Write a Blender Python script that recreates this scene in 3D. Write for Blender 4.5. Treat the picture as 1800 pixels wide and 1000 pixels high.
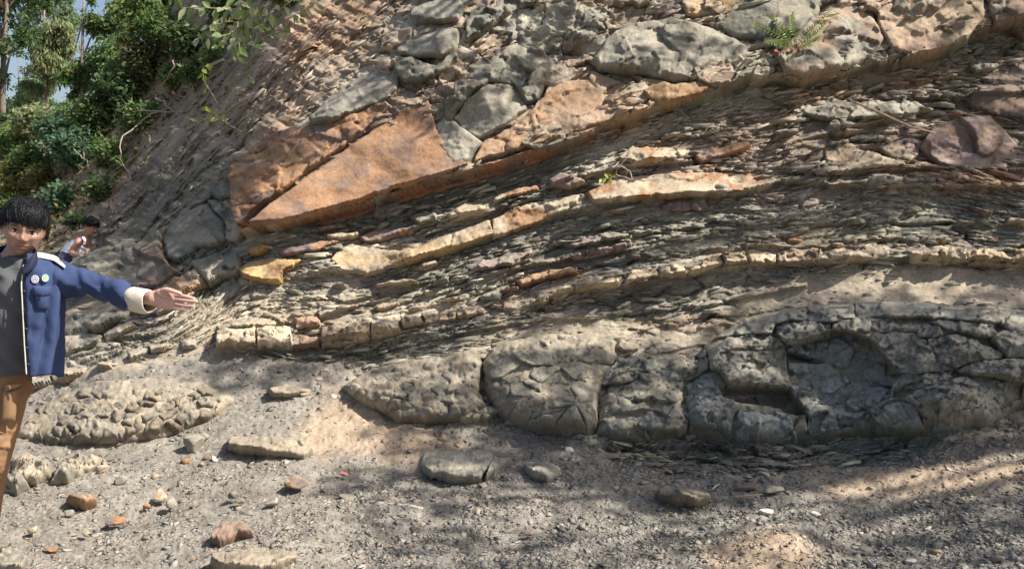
import bpy, bmesh, math, random
import numpy as np
from mathutils import Vector, Matrix
for o in list(bpy.data.objects): bpy.data.objects.remove(o, do_unlink=True)
S = bpy.context.scene
COL = S.collection
R = math.radians
# ------------------------------------------------------------ camera
FX = 1386.0; PITCH = R(6.4); CAMZ = 1.6
cd = bpy.data.cameras.new('camera'); cam = bpy.data.objects.new('camera', cd); COL.objects.link(cam)
cam.location = (0, 0, CAMZ); cam.rotation_euler = (R(90) - PITCH, 0, 0)
cd.sensor_width = 36; cd.lens = 36 * FX / 1800; cd.clip_start = 0.05; cd.clip_end = 3000
S.camera = cam
# ------------------------------------------------------------ sky and sun
SUN = np.array([0.64, -0.19, 0.75]); SUN /= np.linalg.norm(SUN)
EL = math.asin(SUN[2]); AZ = math.atan2(SUN[0], SUN[1])
w = bpy.data.worlds.new("World"); S.world = w; w.use_nodes = True
nt = w.node_tree; nt.nodes.clear()
sky = nt.nodes.new('ShaderNodeTexSky'); sky.sky_type = 'NISHITA'; sky.sun_disc = False
sky.sun_elevation = EL; sky.sun_rotation = AZ; sky.air_density = 1.0; sky.dust_density = 3.0
bg = nt.nodes.new('ShaderNodeBackground'); bg.inputs[1].default_value = 0.085
out = nt.nodes.new('ShaderNodeOutputWorld')
nt.links.new(sky.outputs[0], bg.inputs[0]); nt.links.new(bg.outputs[0], out.inputs[0])
sd = bpy.data.lights.new('sun', 'SUN'); sd.energy = 4.9; sd.angle = R(0.55); sd.color = (1, .955, .89)
so = bpy.data.objects.new('sun', sd); COL.objects.link(so)
so.rotation_euler = Vector(-SUN).to_track_quat('-Z', 'Y').to_euler()
S.view_settings.view_transform = 'Standard'; S.view_settings.look = 'None'
S.view_settings.exposure = 0.88; S.view_settings.gamma = 1; S.view_settings.use_curve_mapping = False
# ------------------------------------------------------------ numpy noise
def _h(ix, iy, seed):
    n = (ix.astype(np.int64) * 374761393 + iy.astype(np.int64) * 668265263 + seed * 1442695041) & 0xFFFFFFFF
    n = ((n ^ (n >> 13)) * 1274126177) & 0xFFFFFFFF
    n = ((n ^ (n >> 16)) * 2246822519) & 0xFFFFFFFF
    return ((n ^ (n >> 15)) & 0xFFFFFF) / float(0x1000000)
def vn(x, y, seed=0):
    x = np.asarray(x, float); y = np.asarray(y, float)
    ix = np.floor(x); iy = np.floor(y); fx = x - ix; fy = y - iy
    fx = fx * fx * (3 - 2 * fx); fy = fy * fy * (3 - 2 * fy)
    ix = ix.astype(np.int64); iy = iy.astype(np.int64)
    a = _h(ix, iy, seed); b = _h(ix + 1, iy, seed); c = _h(ix, iy + 1, seed); d = _h(ix + 1, iy + 1, seed)
    return (a * (1 - fx) + b * fx) * (1 - fy) + (c * (1 - fx) + d * fx) * fy
def fbm(x, y, seed=0, o=4):
    r = 0; a = 1; t = 0
    for k in range(o):
        r = r + a * vn(x * 2 ** k + 17.3 * k, y * 2 ** k + 5.1 * k, seed + k); t += a; a *= .5
    return r / t * 2 - 1
def voro(x, y, seed=0, jit=.9):
    """F1, F2, cell random r1, r2, r3, offset from the nearest seed"""
    ix = np.floor(x).astype(np.int64); iy = np.floor(y).astype(np.int64)
    f1 = np.full(x.shape, 9.); f2 = np.full(x.shape, 9.)
    cx = np.zeros(x.shape, np.int64); cy = cx.copy(); ox = np.zeros(x.shape); oy = ox.copy()
    for dx in (-1, 0, 1):
        for dy in (-1, 0, 1):
            jx = ix + dx; jy = iy + dy
            px = jx + .5 + jit * (_h(jx, jy, seed) - .5); py = jy + .5 + jit * (_h(jx, jy, seed + 77) - .5)
            ddx = x - px; ddy = y - py; d = np.sqrt(ddx * ddx + ddy * ddy)
            m = d < f1
            f2 = np.where(m, f1, np.minimum(f2, d)); f1 = np.where(m, d, f1)
            cx = np.where(m, jx, cx); cy = np.where(m, jy, cy); ox = np.where(m, ddx, ox); oy = np.where(m, ddy, oy)
    return f1, f2, _h(cx, cy, seed + 101), _h(cx, cy, seed + 202), _h(cx, cy, seed + 303), ox, oy
def sstep(a, b, x):
    t = np.clip((x - a) / (b - a), 0, 1); return t * t * (3 - 2 * t)
def tps(ctrl, vals, sc=400.):
    P = np.array(ctrl, float) / sc; n = len(P)
    def K(d2): return np.where(d2 > 1e-12, .5 * d2 * np.log(d2 + 1e-12), 0)
    D = ((P[:, None] - P[None]) ** 2).sum(-1)
    A = np.zeros((n + 3, n + 3)); A[:n, :n] = K(D) + np.eye(n) * 1e-3
    A[:n, n] = 1; A[:n, n + 1:] = P; A[n, :n] = 1; A[n + 1:, :n] = P.T
    w_ = np.linalg.solve(A, np.concatenate([np.array(vals, float), [0, 0, 0]]))
    def f(x, y):
        sh = np.shape(x); x = np.ravel(np.asarray(x, float)) / sc; y = np.ravel(np.asarray(y, float)) / sc
        r = w_[n] + w_[n + 1] * x + w_[n + 2] * y
        for k in range(n): r = r + w_[k] * K((x - P[k, 0]) ** 2 + (y - P[k, 1]) ** 2)
        return r.reshape(sh)
    return f
# ------------------------------------------------------------ the lie of the land: distance of the slope as seen along each sight line
DP = [(0,1000,3.2),(450,1000,3.2),(900,1000,3.25),(1350,1000,3.25),(1800,1000,3.2),
(0,880,3.95),(450,880,4.0),(900,880,4.05),(1350,880,4.1),(1800,880,3.9),
(0,790,4.75),(300,790,4.8),(600,790,4.75),(900,790,4.9),(1200,790,4.95),(1500,790,4.9),(1800,770,4.6),
(1400,775,5.05),(1500,560,5.6),(200,670,5.4),(500,660,5.5),(800,620,5.6),(1000,580,5.7),(1250,560,5.75),(1700,545,5.5),
(450,600,5.8),(700,570,5.9),(1000,510,6.0),(1300,460,6.1),(1700,460,5.95),
(100,640,6.2),(200,560,6.6),(300,500,6.75),(450,420,6.8),(650,370,6.75),(850,310,6.75),(1050,235,6.9),(1300,150,7.1),(1500,120,7.2),(1750,60,7.3),
(1000,350,6.5),(1400,330,6.45),(1750,300,6.4),(450,280,7.5),(600,200,7.6),(800,150,7.4),(1000,50,7.8),(1300,0,7.9),(1700,0,7.6),
(700,0,8.6),(550,100,8.5),(450,150,8.9),(330,400,7.7),(250,430,8.1),(130,455,8.9),(180,380,9.8),(300,300,9.2),(350,220,9.9),(150,300,12),(50,380,12.5),
(400,50,10.8),(250,150,13),(0,300,14.5),(-300,350,15),(-300,700,5.5),(-300,1000,3.2),(-700,1000,3.2),(-700,700,6.),(-700,400,12.),
(2300,1000,3.1),(2300,700,4.4),(2300,400,5.6),(2300,0,7.),(2300,-400,9.),(1300,-400,10.),(700,-400,12.),(300,-300,15.)]
_dy = tps([(a, b) for a, b, c in DP], [math.log(c) for a, b, c in DP])
cp, sp = math.cos(PITCH), math.sin(PITCH)
def rays(px, py):
    u = (px - 900.) / FX; v = (500. - py) / FX
    return np.stack([u, cp + v * sp, -sp + v * cp], -1)
def ridge(px):   # where the slope ends against the trees (image height per column)
    return np.interp(px, [-900, 0, 120, 200, 260, 330, 500], [330, 300, 270, 210, 110, -60, -900])
def surf(px, py, Y=None):
    px = np.asarray(px, float); py = np.asarray(py, float)
    r = rays(px, py)
    if Y is None:
        pc = np.minimum(py, 1180.)
        Y = np.exp(_dy(px, pc))
        # below the frame the ground simply goes on level towards and past the camera
    P = r / r[..., 1:2] * np.asarray(Y)[..., None]
    P[..., 2] += CAMZ
    return P
def surfn(px, py):
    a = surf(px + 6, py) - surf(px - 6, py); b = surf(px, py - 6) - surf(px, py + 6)
    n = np.cross(a, b); return n / np.linalg.norm(n, axis=-1, keepdims=True)
def proj(P):
    P = np.asarray(P, float); d = P - np.array([0, 0, CAMZ])
    dep = d[..., 1] * cp - d[..., 2] * sp; up = d[..., 1] * sp + d[..., 2] * cp
    return 900 + FX * d[..., 0] / dep, 500 - FX * up / dep
def pt(px, py, Y):
    return surf(np.array(float(px)), np.array(float(py)), Y)
# bedding level: constant along each bed of the outcrop, rising downwards
BL = [(-150,[(330,330),(430,240),(560,130),(700,30),(850,-50),(1300,-160),(1800,-180)]),
(0,[(250,560),(430,420),(640,365),(830,312),(1050,232),(1300,150),(1500,112),(1800,80)]),
(100,[(300,590),(430,490),(600,470),(850,400),(980,365),(1350,335),(1800,330)]),
(215,[(120,690),(240,640),(380,612),(510,612),(700,582),(850,550),(1000,512),(1200,487),(1300,464),(1560,458),(1800,466)]),
(330,[(30,775),(400,760),(700,762),(1000,770),(1400,780),(1800,760)]),
(560,[(0,1000),(900,1000),(1800,1000)])]
_bl = tps([p for s_, l in BL for p in l], [s_ for s_, l in BL for p in l])
def bed(px, py): return _bl(px, py)
def beddir(px, py):   # angle of the bedding in the image
    e = 8.; gx = bed(px + e, py) - bed(px - e, py); gy = bed(px, py + e) - bed(px, py - e)
    return np.arctan2(-gx, gy)
# ------------------------------------------------------------ mesh and object helpers
def srgb(c):
    c = np.asarray(c, float) / 255.; return np.where(c <= .04045, c / 12.92, ((c + .055) / 1.055) ** 2.4)
def tag(o, label=None, cat=None, group=None, kind=None):
    if label: o['label'] = label
    if cat: o['category'] = cat
    if group: o['group'] = group
    if kind: o['kind'] = kind
    return o
def mesh(name, V, F, col=None, mat=None, smooth=False):
    """V (n,3); F a list of int arrays (m,k); col (n,3) linear"""
    me = bpy.data.meshes.new(name)
    V = np.asarray(V, np.float32); F = [np.asarray(f, np.int32) for f in (F if isinstance(F, list) else [F]) if len(f)]
    me.vertices.add(len(V)); me.vertices.foreach_set('co', V.ravel())
    loops = np.concatenate([f.ravel() for f in F]); tot = np.concatenate([np.full(len(f), f.shape[1], np.int32) for f in F])
    st = np.concatenate([[0], np.cumsum(tot)[:-1]]).astype(np.int32)
    me.loops.add(len(loops)); me.loops.foreach_set('vertex_index', loops)
    me.polygons.add(len(tot)); me.polygons.foreach_set('loop_start', st); me.polygons.foreach_set('loop_total', tot)
    if smooth: me.polygons.foreach_set('use_smooth', np.ones(len(tot), bool))
    me.update(calc_edges=True)
    if col is not None:
        a = me.color_attributes.new('Col', 'FLOAT_COLOR', 'POINT')
        c = np.ones((len(V), 4), np.float32); c[:, :3] = col; a.data.foreach_set('color', c.ravel())
    if mat: me.materials.append(mat)
    return me
def link(name, me, parent=None, loc=None):
    o = bpy.data.objects.new(name, me); COL.objects.link(o)
    if parent: o.parent = parent
    if loc is not None: o.location = loc
    return o
def empty(name, loc):
    o = bpy.data.objects.new(name, None); COL.objects.link(o); o.location = loc; o.empty_display_size = .1; return o
def obj(name, V, F, col, mat, parent=None, smooth=False, loc=None):
    """vertices given in world space; the object's origin goes to loc (or the mesh centre)"""
    V = np.asarray(V, float)
    if loc is None: loc = V.mean(0)
    loc = np.asarray(loc, float)
    base = np.array(parent.location) if parent is not None else np.zeros(3)
    if parent is not None and parent.parent is not None: base = base + np.array(parent.parent.location)
    return link(name, mesh(name, V - loc, F, col, mat, smooth), parent, tuple(loc - base))
def gridfaces(nx, ny, keep=None):
    i = np.arange(ny - 1)[:, None] * nx + np.arange(nx - 1)[None]
    f = np.stack([i + nx, i + nx + 1, i + 1, i], -1)   # rows go down the picture
    if keep is not None: f = f[keep]
    return f.reshape(-1, 4)
def compact(V, F, C):
    u, inv = np.unique(F, return_inverse=True)
    return V[u], inv.reshape(F.shape), C[u]
# ------------------------------------------------------------ materials
def nodemat(name, rough=.9, spec=.3, trans=0, attr=True, color=(.3, .3, .3), nscale=40., namp=.25, bump=.0, bscale=120., bumpd=.004, big=4., dusty=0.):
    m = bpy.data.materials.new(name); m.use_nodes = True; t = m.node_tree; N = t.nodes; L = t.links
    b = N['Principled BSDF']; b.inputs['Roughness'].default_value = rough
    b.inputs['Specular IOR Level'].default_value = spec
    if attr:
        a = N.new('ShaderNodeAttribute'); a.attribute_name = 'Col'; src = a.outputs['Color']
    else:
        a = N.new('ShaderNodeRGB'); a.outputs[0].default_value = (*color, 1); src = a.outputs[0]
    geo = N.new('ShaderNodeNewGeometry')
    def noise(sc, det, rg=.6):
        n = N.new('ShaderNodeTexNoise'); n.inputs['Scale'].default_value = sc; n.inputs['Detail'].default_value = det; n.inputs['Roughness'].default_value = rg
        L.new(geo.outputs['Position'], n.inputs['Vector']); return n.outputs['Fac']
    def mr(v, lo, hi, a0=.3, a1=.7):
        q = N.new('ShaderNodeMapRange'); q.inputs[1].default_value = a0; q.inputs[2].default_value = a1; q.inputs[3].default_value = lo; q.inputs[4].default_value = hi
        L.new(v, q.inputs[0]); return q.outputs[0]
    if namp:
        m1 = mr(noise(nscale, 8, .7), 1 - namp, 1 + namp); m2 = mr(noise(big, 5), 1 - namp * .6, 1 + namp * .6)
        mm = N.new('ShaderNodeMath'); mm.operation = 'MULTIPLY'; L.new(m1, mm.inputs[0]); L.new(m2, mm.inputs[1])
        vm = N.new('ShaderNodeVectorMath'); vm.operation = 'SCALE'; L.new(src, vm.inputs[0]); L.new(mm.outputs[0], vm.inputs['Scale']); src = vm.outputs[0]
    if dusty:
        sx = N.new('ShaderNodeSeparateXYZ'); L.new(geo.outputs['Normal'], sx.inputs[0])
        up = mr(sx.outputs[2], 0, 1, .45, .95); nz = mr(noise(7., 6), .15, 1., .38, .6); m3 = N.new('ShaderNodeMath'); m3.operation = 'MULTIPLY'; L.new(up, m3.inputs[0]); L.new(nz, m3.inputs[1])
        m4 = N.new('ShaderNodeMath'); m4.operation = 'MULTIPLY'; L.new(m3.outputs[0], m4.inputs[0]); m4.inputs[1].default_value = dusty
        mc = N.new('ShaderNodeMixRGB'); L.new(m4.outputs[0], mc.inputs[0]); L.new(src, mc.inputs[1]); mc.inputs[2].default_value = (.36, .30, .225, 1); src = mc.outputs[0]
    L.new(src, b.inputs['Base Color'])
    if bump:
        bn = N.new('ShaderNodeBump'); bn.inputs['Strength'].default_value = bump; bn.inputs['Distance'].default_value = bumpd
        L.new(noise(bscale, 9, .65), bn.inputs['Height']); L.new(bn.outputs[0], b.inputs['Normal'])
    if trans:
        tr = N.new('ShaderNodeBsdfTranslucent'); L.new(src, tr.inputs[0])
        mx = N.new('ShaderNodeMixShader'); mx.inputs[0].default_value = trans
        o = N['Material Output']; L.new(b.outputs[0], mx.inputs[1]); L.new(tr.outputs[0], mx.inputs[2]); L.new(mx.outputs[0], o.inputs[0])
    return m
M_rock = nodemat('rock', .92, .2, nscale=38, namp=.34, bump=.7, bscale=60, bumpd=.010, dusty=.30)
M_fine = nodemat('fine_rubble', .95, .15, nscale=90, namp=.35, bump=.7, bscale=160, bumpd=.006)
M_chip = nodemat('shale_chip', .8, .35, nscale=60, namp=.2, bump=.0)
M_leaf = nodemat('leaf', .5, .4, trans=.5, nscale=20, namp=.2)
M_bark = nodemat('bark', .9, .2, nscale=30, namp=.35, bump=.5)
# ------------------------------------------------------------ colours of the rock (albedo)
SH = np.array([.235, .215, .163]); SHD = np.array([.135, .130, .103]); BUFF = np.array([.39, .315, .22]); ORA = np.array([.365, .20, .105])
OCH = np.array([.43, .30, .165]); PUR = np.array([.185, .135, .12]); BRN = np.array([.235, .165, .115]); DUST = np.array([.33, .275, .20]); SOIL = np.array([.34, .255, .175]); GREY = np.array([.285, .26, .205])
# ------------------------------------------------------------ polygons on the slope
def sdpoly(px, py, poly):
    """signed distance (positive inside) in pixels of the unprojection grid"""
    P = np.array(poly, float); d = np.full(px.shape, 1e9); ins = np.zeros(px.shape, bool); n = len(P)
    for i in range(n):
        a = P[i]; b = P[(i + 1) % n]; e = b - a
        wx = px - a[0]; wy = py - a[1]
        t = np.clip((wx * e[0] + wy * e[1]) / (e @ e + 1e-9), 0, 1)
        d = np.minimum(d, (wx - t * e[0]) ** 2 + (wy - t * e[1]) ** 2)
        c = ((a[1] > py) != (b[1] > py)) & (px < (b[0] - a[0]) * (py - a[1]) / (b[1] - a[1] + 1e-12) + a[0])
        ins ^= c
    d = np.sqrt(d); return np.where(ins, d, -d)
def pmask(px, py, poly, fe):
    w_ = fe * .6
    return sstep(-fe, fe, sdpoly(px, py, poly) + w_ * fbm(px / 18., py / 18., 31))
GBX = [-900, 0, 150, 380, 600, 680, 1000, 1080, 1180, 1300, 1500, 1620, 1700, 1800, 2700]; GBY = [720, 690, 660, 625, 640, 740, 770, 800, 832, 836, 822, 796, 775, 745, 600]
def gline(px): return np.interp(px, GBX, GBY)
# zones of scree and dust lying on the outcrop, and zones of rock colour, some darkened to stand in for shade
DUSTZ = [[(-50,700),(120,650),(330,612),(560,640),(700,690),(700,800),(-50,800)],
 [(840,598),(930,565),(1010,552),(1090,580),(1110,600),(1000,600)],
 [(1290,520),(1420,480),(1560,470),(1850,475),(1850,545),(1300,548)],
 [(1130,596),(1260,575),(1300,585),(1240,605),(1160,620)],
 [(480,560),(600,540),(620,560),(520,575)]]
SOILZ = [[(580,690),(640,690),(700,740),(820,790),(740,815),(640,795),(560,800),(520,760)], [(1420,850),(1800,800),(1850,840),(1700,870),(1450,880)],
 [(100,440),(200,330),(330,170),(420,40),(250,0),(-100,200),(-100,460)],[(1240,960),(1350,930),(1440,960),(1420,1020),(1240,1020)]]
ROCKC = [
 (ORA, .8, [(520,120),(640,70),(700,0),(540,0),(480,80)]), (BRN, .6, [(330,230),(430,300),(560,190),(700,60),(600,0),(500,30),(380,140)]),
 (ORA, .5, [(1090,560),(1230,540),(1350,540),(1300,575),(1120,580)]),
 (BRN, .55, [(1130,250),(1300,190),(1500,140),(1700,110),(1820,110),(1820,330),(1600,320),(1400,300),(1150,290)]),
 (PUR, .5, [(1330,290),(1440,280),(1460,340),(1360,360)]), (ORA, .5, [(1380,165),(1600,130),(1760,100),(1620,150),(1400,190)]),
 (ORA, .35, [(880,480),(1000,470),(1100,500),(1000,540),(880,545)]), (ORA, .45, [(980,200),(1100,170),(1180,220),(1000,260)]),
 (ORA, .5, [(1520,300),(1700,290),(1820,310),(1820,340),(1560,330)]), (BUFF, .5, [(1280,470),(1350,400),(1480,390),(1600,400),(1620,440),(1400,470)]),
 (ORA, .45, [(410,330),(440,260),(480,220),(530,180),(500,260),(440,330)]), (BUFF, .4, [(380,640),(330,560),(420,500),(560,520),(820,540),(700,570),(500,580)]),
 (SHD * .7 + BRN * .3, .85, [(100,600),(100,430),(180,370),(260,290),(350,230),(410,300),(425,420),(330,480),(230,560)]), (SHD, .75, [(560,400),(700,350),(860,310),(980,270),(1040,290),(900,350),(780,370),(640,410)]),  # first zone: shade of the left flank put into the rock colour
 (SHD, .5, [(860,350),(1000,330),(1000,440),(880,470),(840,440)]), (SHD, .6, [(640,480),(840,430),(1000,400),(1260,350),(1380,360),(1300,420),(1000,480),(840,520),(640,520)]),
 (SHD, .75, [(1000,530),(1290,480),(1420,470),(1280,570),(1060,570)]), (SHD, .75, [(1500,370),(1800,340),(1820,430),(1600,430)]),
 (SHD, .6, [(400,640),(700,600),(900,565),(860,590),(620,650),(440,665)]),  # shade strip below the lower ledge, darkened into the colour
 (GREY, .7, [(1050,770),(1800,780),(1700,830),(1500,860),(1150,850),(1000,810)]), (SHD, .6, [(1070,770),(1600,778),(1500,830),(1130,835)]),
 (BUFF, .6, [(1200,0),(1310,0),(1270,45),(1200,45)]), (GREY, .6, [(760,60),(1050,0),(1190,0),(1000,140),(760,180)]),
 (SHD, .35, [(230,600),(120,600),(120,450),(260,330),(420,250),(420,420),(380,470)])]  # darkens the left flank further, painted shade
GSY = 1.6
gx = np.concatenate([np.linspace(-900, -24, 60)[:-1], np.arange(-24, 1826, 2.), np.linspace(1826, 2700, 60)[1:]])
gy = np.concatenate([np.linspace(-520, -22, 60)[:-1], np.arange(-22, 1024, GSY), np.linspace(1024, 1180, 14)[1:]])
GX, GY = np.meshgrid(gx, gy)
RY = ridge(GX); GYc = np.maximum(GY, RY)
BS = bed(GX, GYc)
gl = gline(GX); isg = sstep(-14, 14, GYc - gl + 10 * fbm(GX / 30, GYc / 30, 3))
dust = np.zeros(GX.shape); soil = np.zeros(GX.shape)
for z in DUSTZ: dust = np.maximum(dust, pmask(GX, GYc, z, 14))
for z in SOILZ: soil = np.maximum(soil, pmask(GX, GYc, z, 22))
shale = (1 - isg) * (1 - .85 * dust) * (1 - .7 * soil)
# relief of the thin beds
up_left = pmask(GX, GYc, [(90,700),(90,420),(330,180),(520,-40),(1200,-40),(1000,130),(430,300),(400,470)], 20)
s1 = BS + 7 * fbm(GX / 70, GYc / 70, 11, 3)
lay = lambda lam, asp, sd_: voro(GX / (lam * asp) + 3 * vn(s1 / lam, GX * 0, sd_ + 5), s1 / lam + .55 * fbm(GX / 90, s1 / 40, sd_), sd_)
MASSIVE = [(412,298),(424,360),(436,416),(452,414),(520,402),(640,368),(740,338),(832,312),(1000,264),(1070,232),(1160,204),(1236,186),(1310,152),(1370,150),(1405,158),(1500,132),(1600,114),(1690,88),(1730,62),(1900,40),(1900,-200),(700,-200),(560,110),(470,225)]
def massive(px, py):
    sd_ = sdpoly(px, py, MASSIVE) + 4 * fbm(px / 26, py / 20, 71, 3); left = sstep(-20, 130, (px - 470) * .75 + (py - 225) * .66 + 40 * (py > 300))
    return np.clip(sd_ / 2.2, 0, 1) * (.30 * np.maximum(left, sstep(60, 0, np.hypot(px - 440, py - 380) - 60) * .8))
STEPS = [([(-50,720),(120,694),(240,650),(384,616),(510,614),(704,590),(850,557),(1000,520),(1090,514),(1200,493),(1300,472),(1365,470),(1430,466),(1570,458),(1700,466),(1900,472)], .15, 46),
 ([(420,500),(500,500),(580,482),(645,486),(700,474),(800,438),(870,418),(985,380),(1040,364),(1150,356),(1300,345),(1366,324),(1500,330),(1900,340)], .13, 40),
 ([(560,560),(700,520),(860,486),(940,468),(1100,436),(1300,400),(1500,392),(1900,400)], .10, 30), ([(860,360),(950,336),(1100,298),(1220,290),(1320,262),(1450,240),(1560,214),(1700,210),(1900,220)], .14, 36),
 ([(1300,300),(1450,312),(1600,300),(1900,306)], .12, 30), ([(640,428),(740,404),(860,372),(960,350)], .08, 20), ([(1290,200),(1440,176),(1650,176),(1900,160)], .10, 26), ([(600,640),(760,600),(900,572),(1060,560),(1240,540),(1420,505)], .07, 24)]
def steps(px, py):
    r = 0 * px
    for k_, (l, a_, w_) in enumerate(STEPS):
        L_ = np.array(l, float); y_ = np.interp(px, L_[:, 0], L_[:, 1]) + 3.5 * fbm(px / 30, px * 0, 300 + k_, 3); d_ = y_ - py; on = sstep(-.2, .25, fbm(px / 150, px * 0 + 3, 320 + k_, 3) + .22) * (px > L_[0, 0]) * (px < L_[-1, 0])
        r = r + a_ * on * np.clip(d_ / 1.8, 0, 1) * np.clip(1 - d_ / w_, 0, 1)
    return r
H = np.zeros(GX.shape); shade = np.ones(GX.shape)
blocky = np.maximum(pmask(GX, GYc, [(640,150),(700,60),(760,-40),(1900,-40),(1900,110),(1500,105),(1300,150),(1000,130),(900,95)], 20), .6 * pmask(GX, GYc, [(1150,190),(1500,120),(1900,100),(1900,345),(1450,320),(1200,290)], 20))
for lam, asp, amp, sd_ in ((30, 3.4, .050, 1), (13, 4.2, .030, 2), (6.5, 4.2, .014, 3)):
    f1, f2, r1, r2, r3, ox, oy = lay(lam, asp, sd_)
    pat = sstep(.25, .75, vn(GX / 110, s1 / 30, sd_ + 60)) * .6 + .55
    if lam == 30: pat = pat + 1.5 * blocky
    H += amp * pat * (r1 - .5 + .5 * (r2 - .5) * ox * 2 - .35 * oy) - amp * .35 * pat * (1 - sstep(0, .14, f2 - f1))
    shade *= 1 + .30 * (r3 - .5)
mas = massive(GX, GYc); solid = np.clip(mas / .3, 0, 1)
for lam, amp, sd_ in ((38, .085, 80), (16, .050, 81), (7.5, .024, 82)):      # continuous beds: each swells towards its lower edge, then drops back
    sw = BS + 5 * fbm(GX / 160, BS / 60, sd_, 2) + lam * .22 * fbm(GX / 34, BS / lam, sd_ + 9, 2); u = sw / lam; fl = np.floor(u); fr = u - fl
    am = sstep(.15, .8, vn(GX / (lam * 9) + fl * 7.7, fl * 3.1, sd_ + 20)); cut = vn(GX / (lam * 1.1) + fl * 5.3, fl * 1.7, sd_ + 30)
    H += amp * am * (fr ** 1.6 - .4) * (.55 + .45 * sstep(.25, .4, cut)); shade *= 1 + .34 * (vn(fl * 1.31, GX / 260, sd_ + 40) - .5)
H *= shale * (1 - .45 * solid) * (1 - .12 * up_left)
slate = pmask(GX, GYc, [(1040,768),(1640,770),(1620,800),(1500,826),(1300,840),(1180,836),(1080,804)], 8)
H -= .05 * slate * (1 - isg) * (1 + 0 * GX)
H += steps(GX, GYc) * (1 - isg) + mas
f1, f2, r1, r2, r3, ox, oy = voro((GX + .4 * GYc) / 64 + .3 * fbm(GX / 30, GYc / 30, 90), GYc / 34 + .3 * fbm(GX / 30, GYc / 30, 91), 92)
H += solid * (.13 * (r1 - .5 + .8 * (r2 - .5) * ox + .8 * (r3 - .5) * oy) - .05 * (1 - sstep(0, .06, f2 - f1))); cellc = solid * sstep(.45, .7, r3); shade *= 1 + solid * .22 * (r1 - .5)
f1, f2, r1, r2, r3, ox, oy = voro((GX + .5 * GYc) / 22, GYc / 10, 93); H += solid * sstep(.30, .6, vn(GX / 90, GYc / 50, 94)) * .06 * (r1 - .5 - .5 * oy)
f1, f2, r1, r2, r3, ox, oy = voro((GX + .6 * GYc) / 80, (GYc - .35 * GX) / 36, 95); H += up_left * .07 * fbm((GX + .7 * GYc) / 60, (GYc - .5 * GX) / 16, 95, 4)
H += .10 * fbm(GX / 190, GYc / 120, 21, 3) * (1 - isg) + .035 * fbm(GX / 60, GYc / 35, 22, 3) * (1 - .6 * isg)
H += isg * (.016 * fbm(GX / 34, GYc / 16, 23, 4) + .040 * fbm(GX / 150, GYc / 60, 24, 2)) + (dust + soil) * .006 * fbm(GX / 9, GYc / 6, 25, 3)
f1, f2, r1, r2, r3, ox, oy = voro(GX / 6.5, GYc / 4.2, 29); H += isg * .004 * (r1 - .5)
# colours
layc = sstep(.3, .7, vn(GX / 400, s1 / 14, 41))[..., None]; patc = sstep(.25, .8, vn(GX / 80, s1 / 22, 42))[..., None]
C = SH * (1 - layc) + GREY * layc; C = C * (1 - .35 * patc) + BUFF * .85 * .35 * patc
m_ = sstep(.62, .85, vn(GX / 120, s1 / 18, 43))[..., None] * .5; C = C * (1 - m_) + PUR * 1.3 * m_
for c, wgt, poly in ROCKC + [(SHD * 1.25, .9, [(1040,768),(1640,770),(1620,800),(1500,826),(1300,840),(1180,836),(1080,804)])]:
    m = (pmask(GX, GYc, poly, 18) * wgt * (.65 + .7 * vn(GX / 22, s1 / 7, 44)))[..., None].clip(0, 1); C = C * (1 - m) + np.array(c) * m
m = (cellc * .5)[..., None]; C = C * (1 - m) + (BRN * .6 + ORA * .4) * m
C = C * shade[..., None]
GND = np.array([.212, .190, .157]); d3 = dust[..., None]; C = C * (1 - .9 * d3) + DUST * 1.02 * .9 * d3
patg = sstep(.3, .75, vn(GX / 170, GYc / 60, 45))[..., None]; G = GND * (1 - .4 * patg) + np.array([.23, .21, .175]) * .4 * patg
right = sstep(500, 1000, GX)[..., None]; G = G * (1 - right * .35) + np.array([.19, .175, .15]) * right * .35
G = G * (1 + .45 * (r2[..., None] - .5)); g3 = isg[..., None]; C = C * (1 - g3) + G * g3
o3 = soil[..., None]; C = C * (1 - .85 * o3) + SOIL * (.9 + .2 * vn(GX / 20, GYc / 14, 46)[..., None]) * .85 * o3
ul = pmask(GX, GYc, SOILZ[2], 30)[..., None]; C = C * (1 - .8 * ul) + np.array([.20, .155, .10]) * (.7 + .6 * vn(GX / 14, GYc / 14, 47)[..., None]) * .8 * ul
P0 = surf(GX, GYc)
def pushdir(px, py, k=.5):
    n = surfn(px, py); c_ = -rays(np.asarray(px, float), np.asarray(py, float)); c_ /= np.linalg.norm(c_, axis=-1, keepdims=True); d = n * k * .6 + c_ * (1 - k * .6)
    return d / np.linalg.norm(d, axis=-1, keepdims=True)
P = P0 + H[..., None] * np.where(isg[..., None] > .5, np.array([0, 0, 1.]), pushdir(GX, GYc))
over = np.maximum(RY - GY, 0)[..., None]          # beyond the ridge the slope goes down the other side
P = P + over * np.array([0, .10, -.05])
P = P.reshape(-1, 3); C = C.reshape(-1, 3); nx, ny = len(gx), len(gy)
F = gridfaces(nx, ny).reshape(ny - 1, nx - 1, 4)
cyc = (GY[:-1, :-1] + GY[1:, 1:]) / 2; cxc = (GX[:-1, :-1] + GX[1:, 1:]) / 2; ing = cyc > gline(cxc)
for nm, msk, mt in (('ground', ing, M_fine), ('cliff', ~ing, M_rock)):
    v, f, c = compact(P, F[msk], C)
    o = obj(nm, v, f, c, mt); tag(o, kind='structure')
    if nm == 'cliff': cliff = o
    else: ground = o
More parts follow.
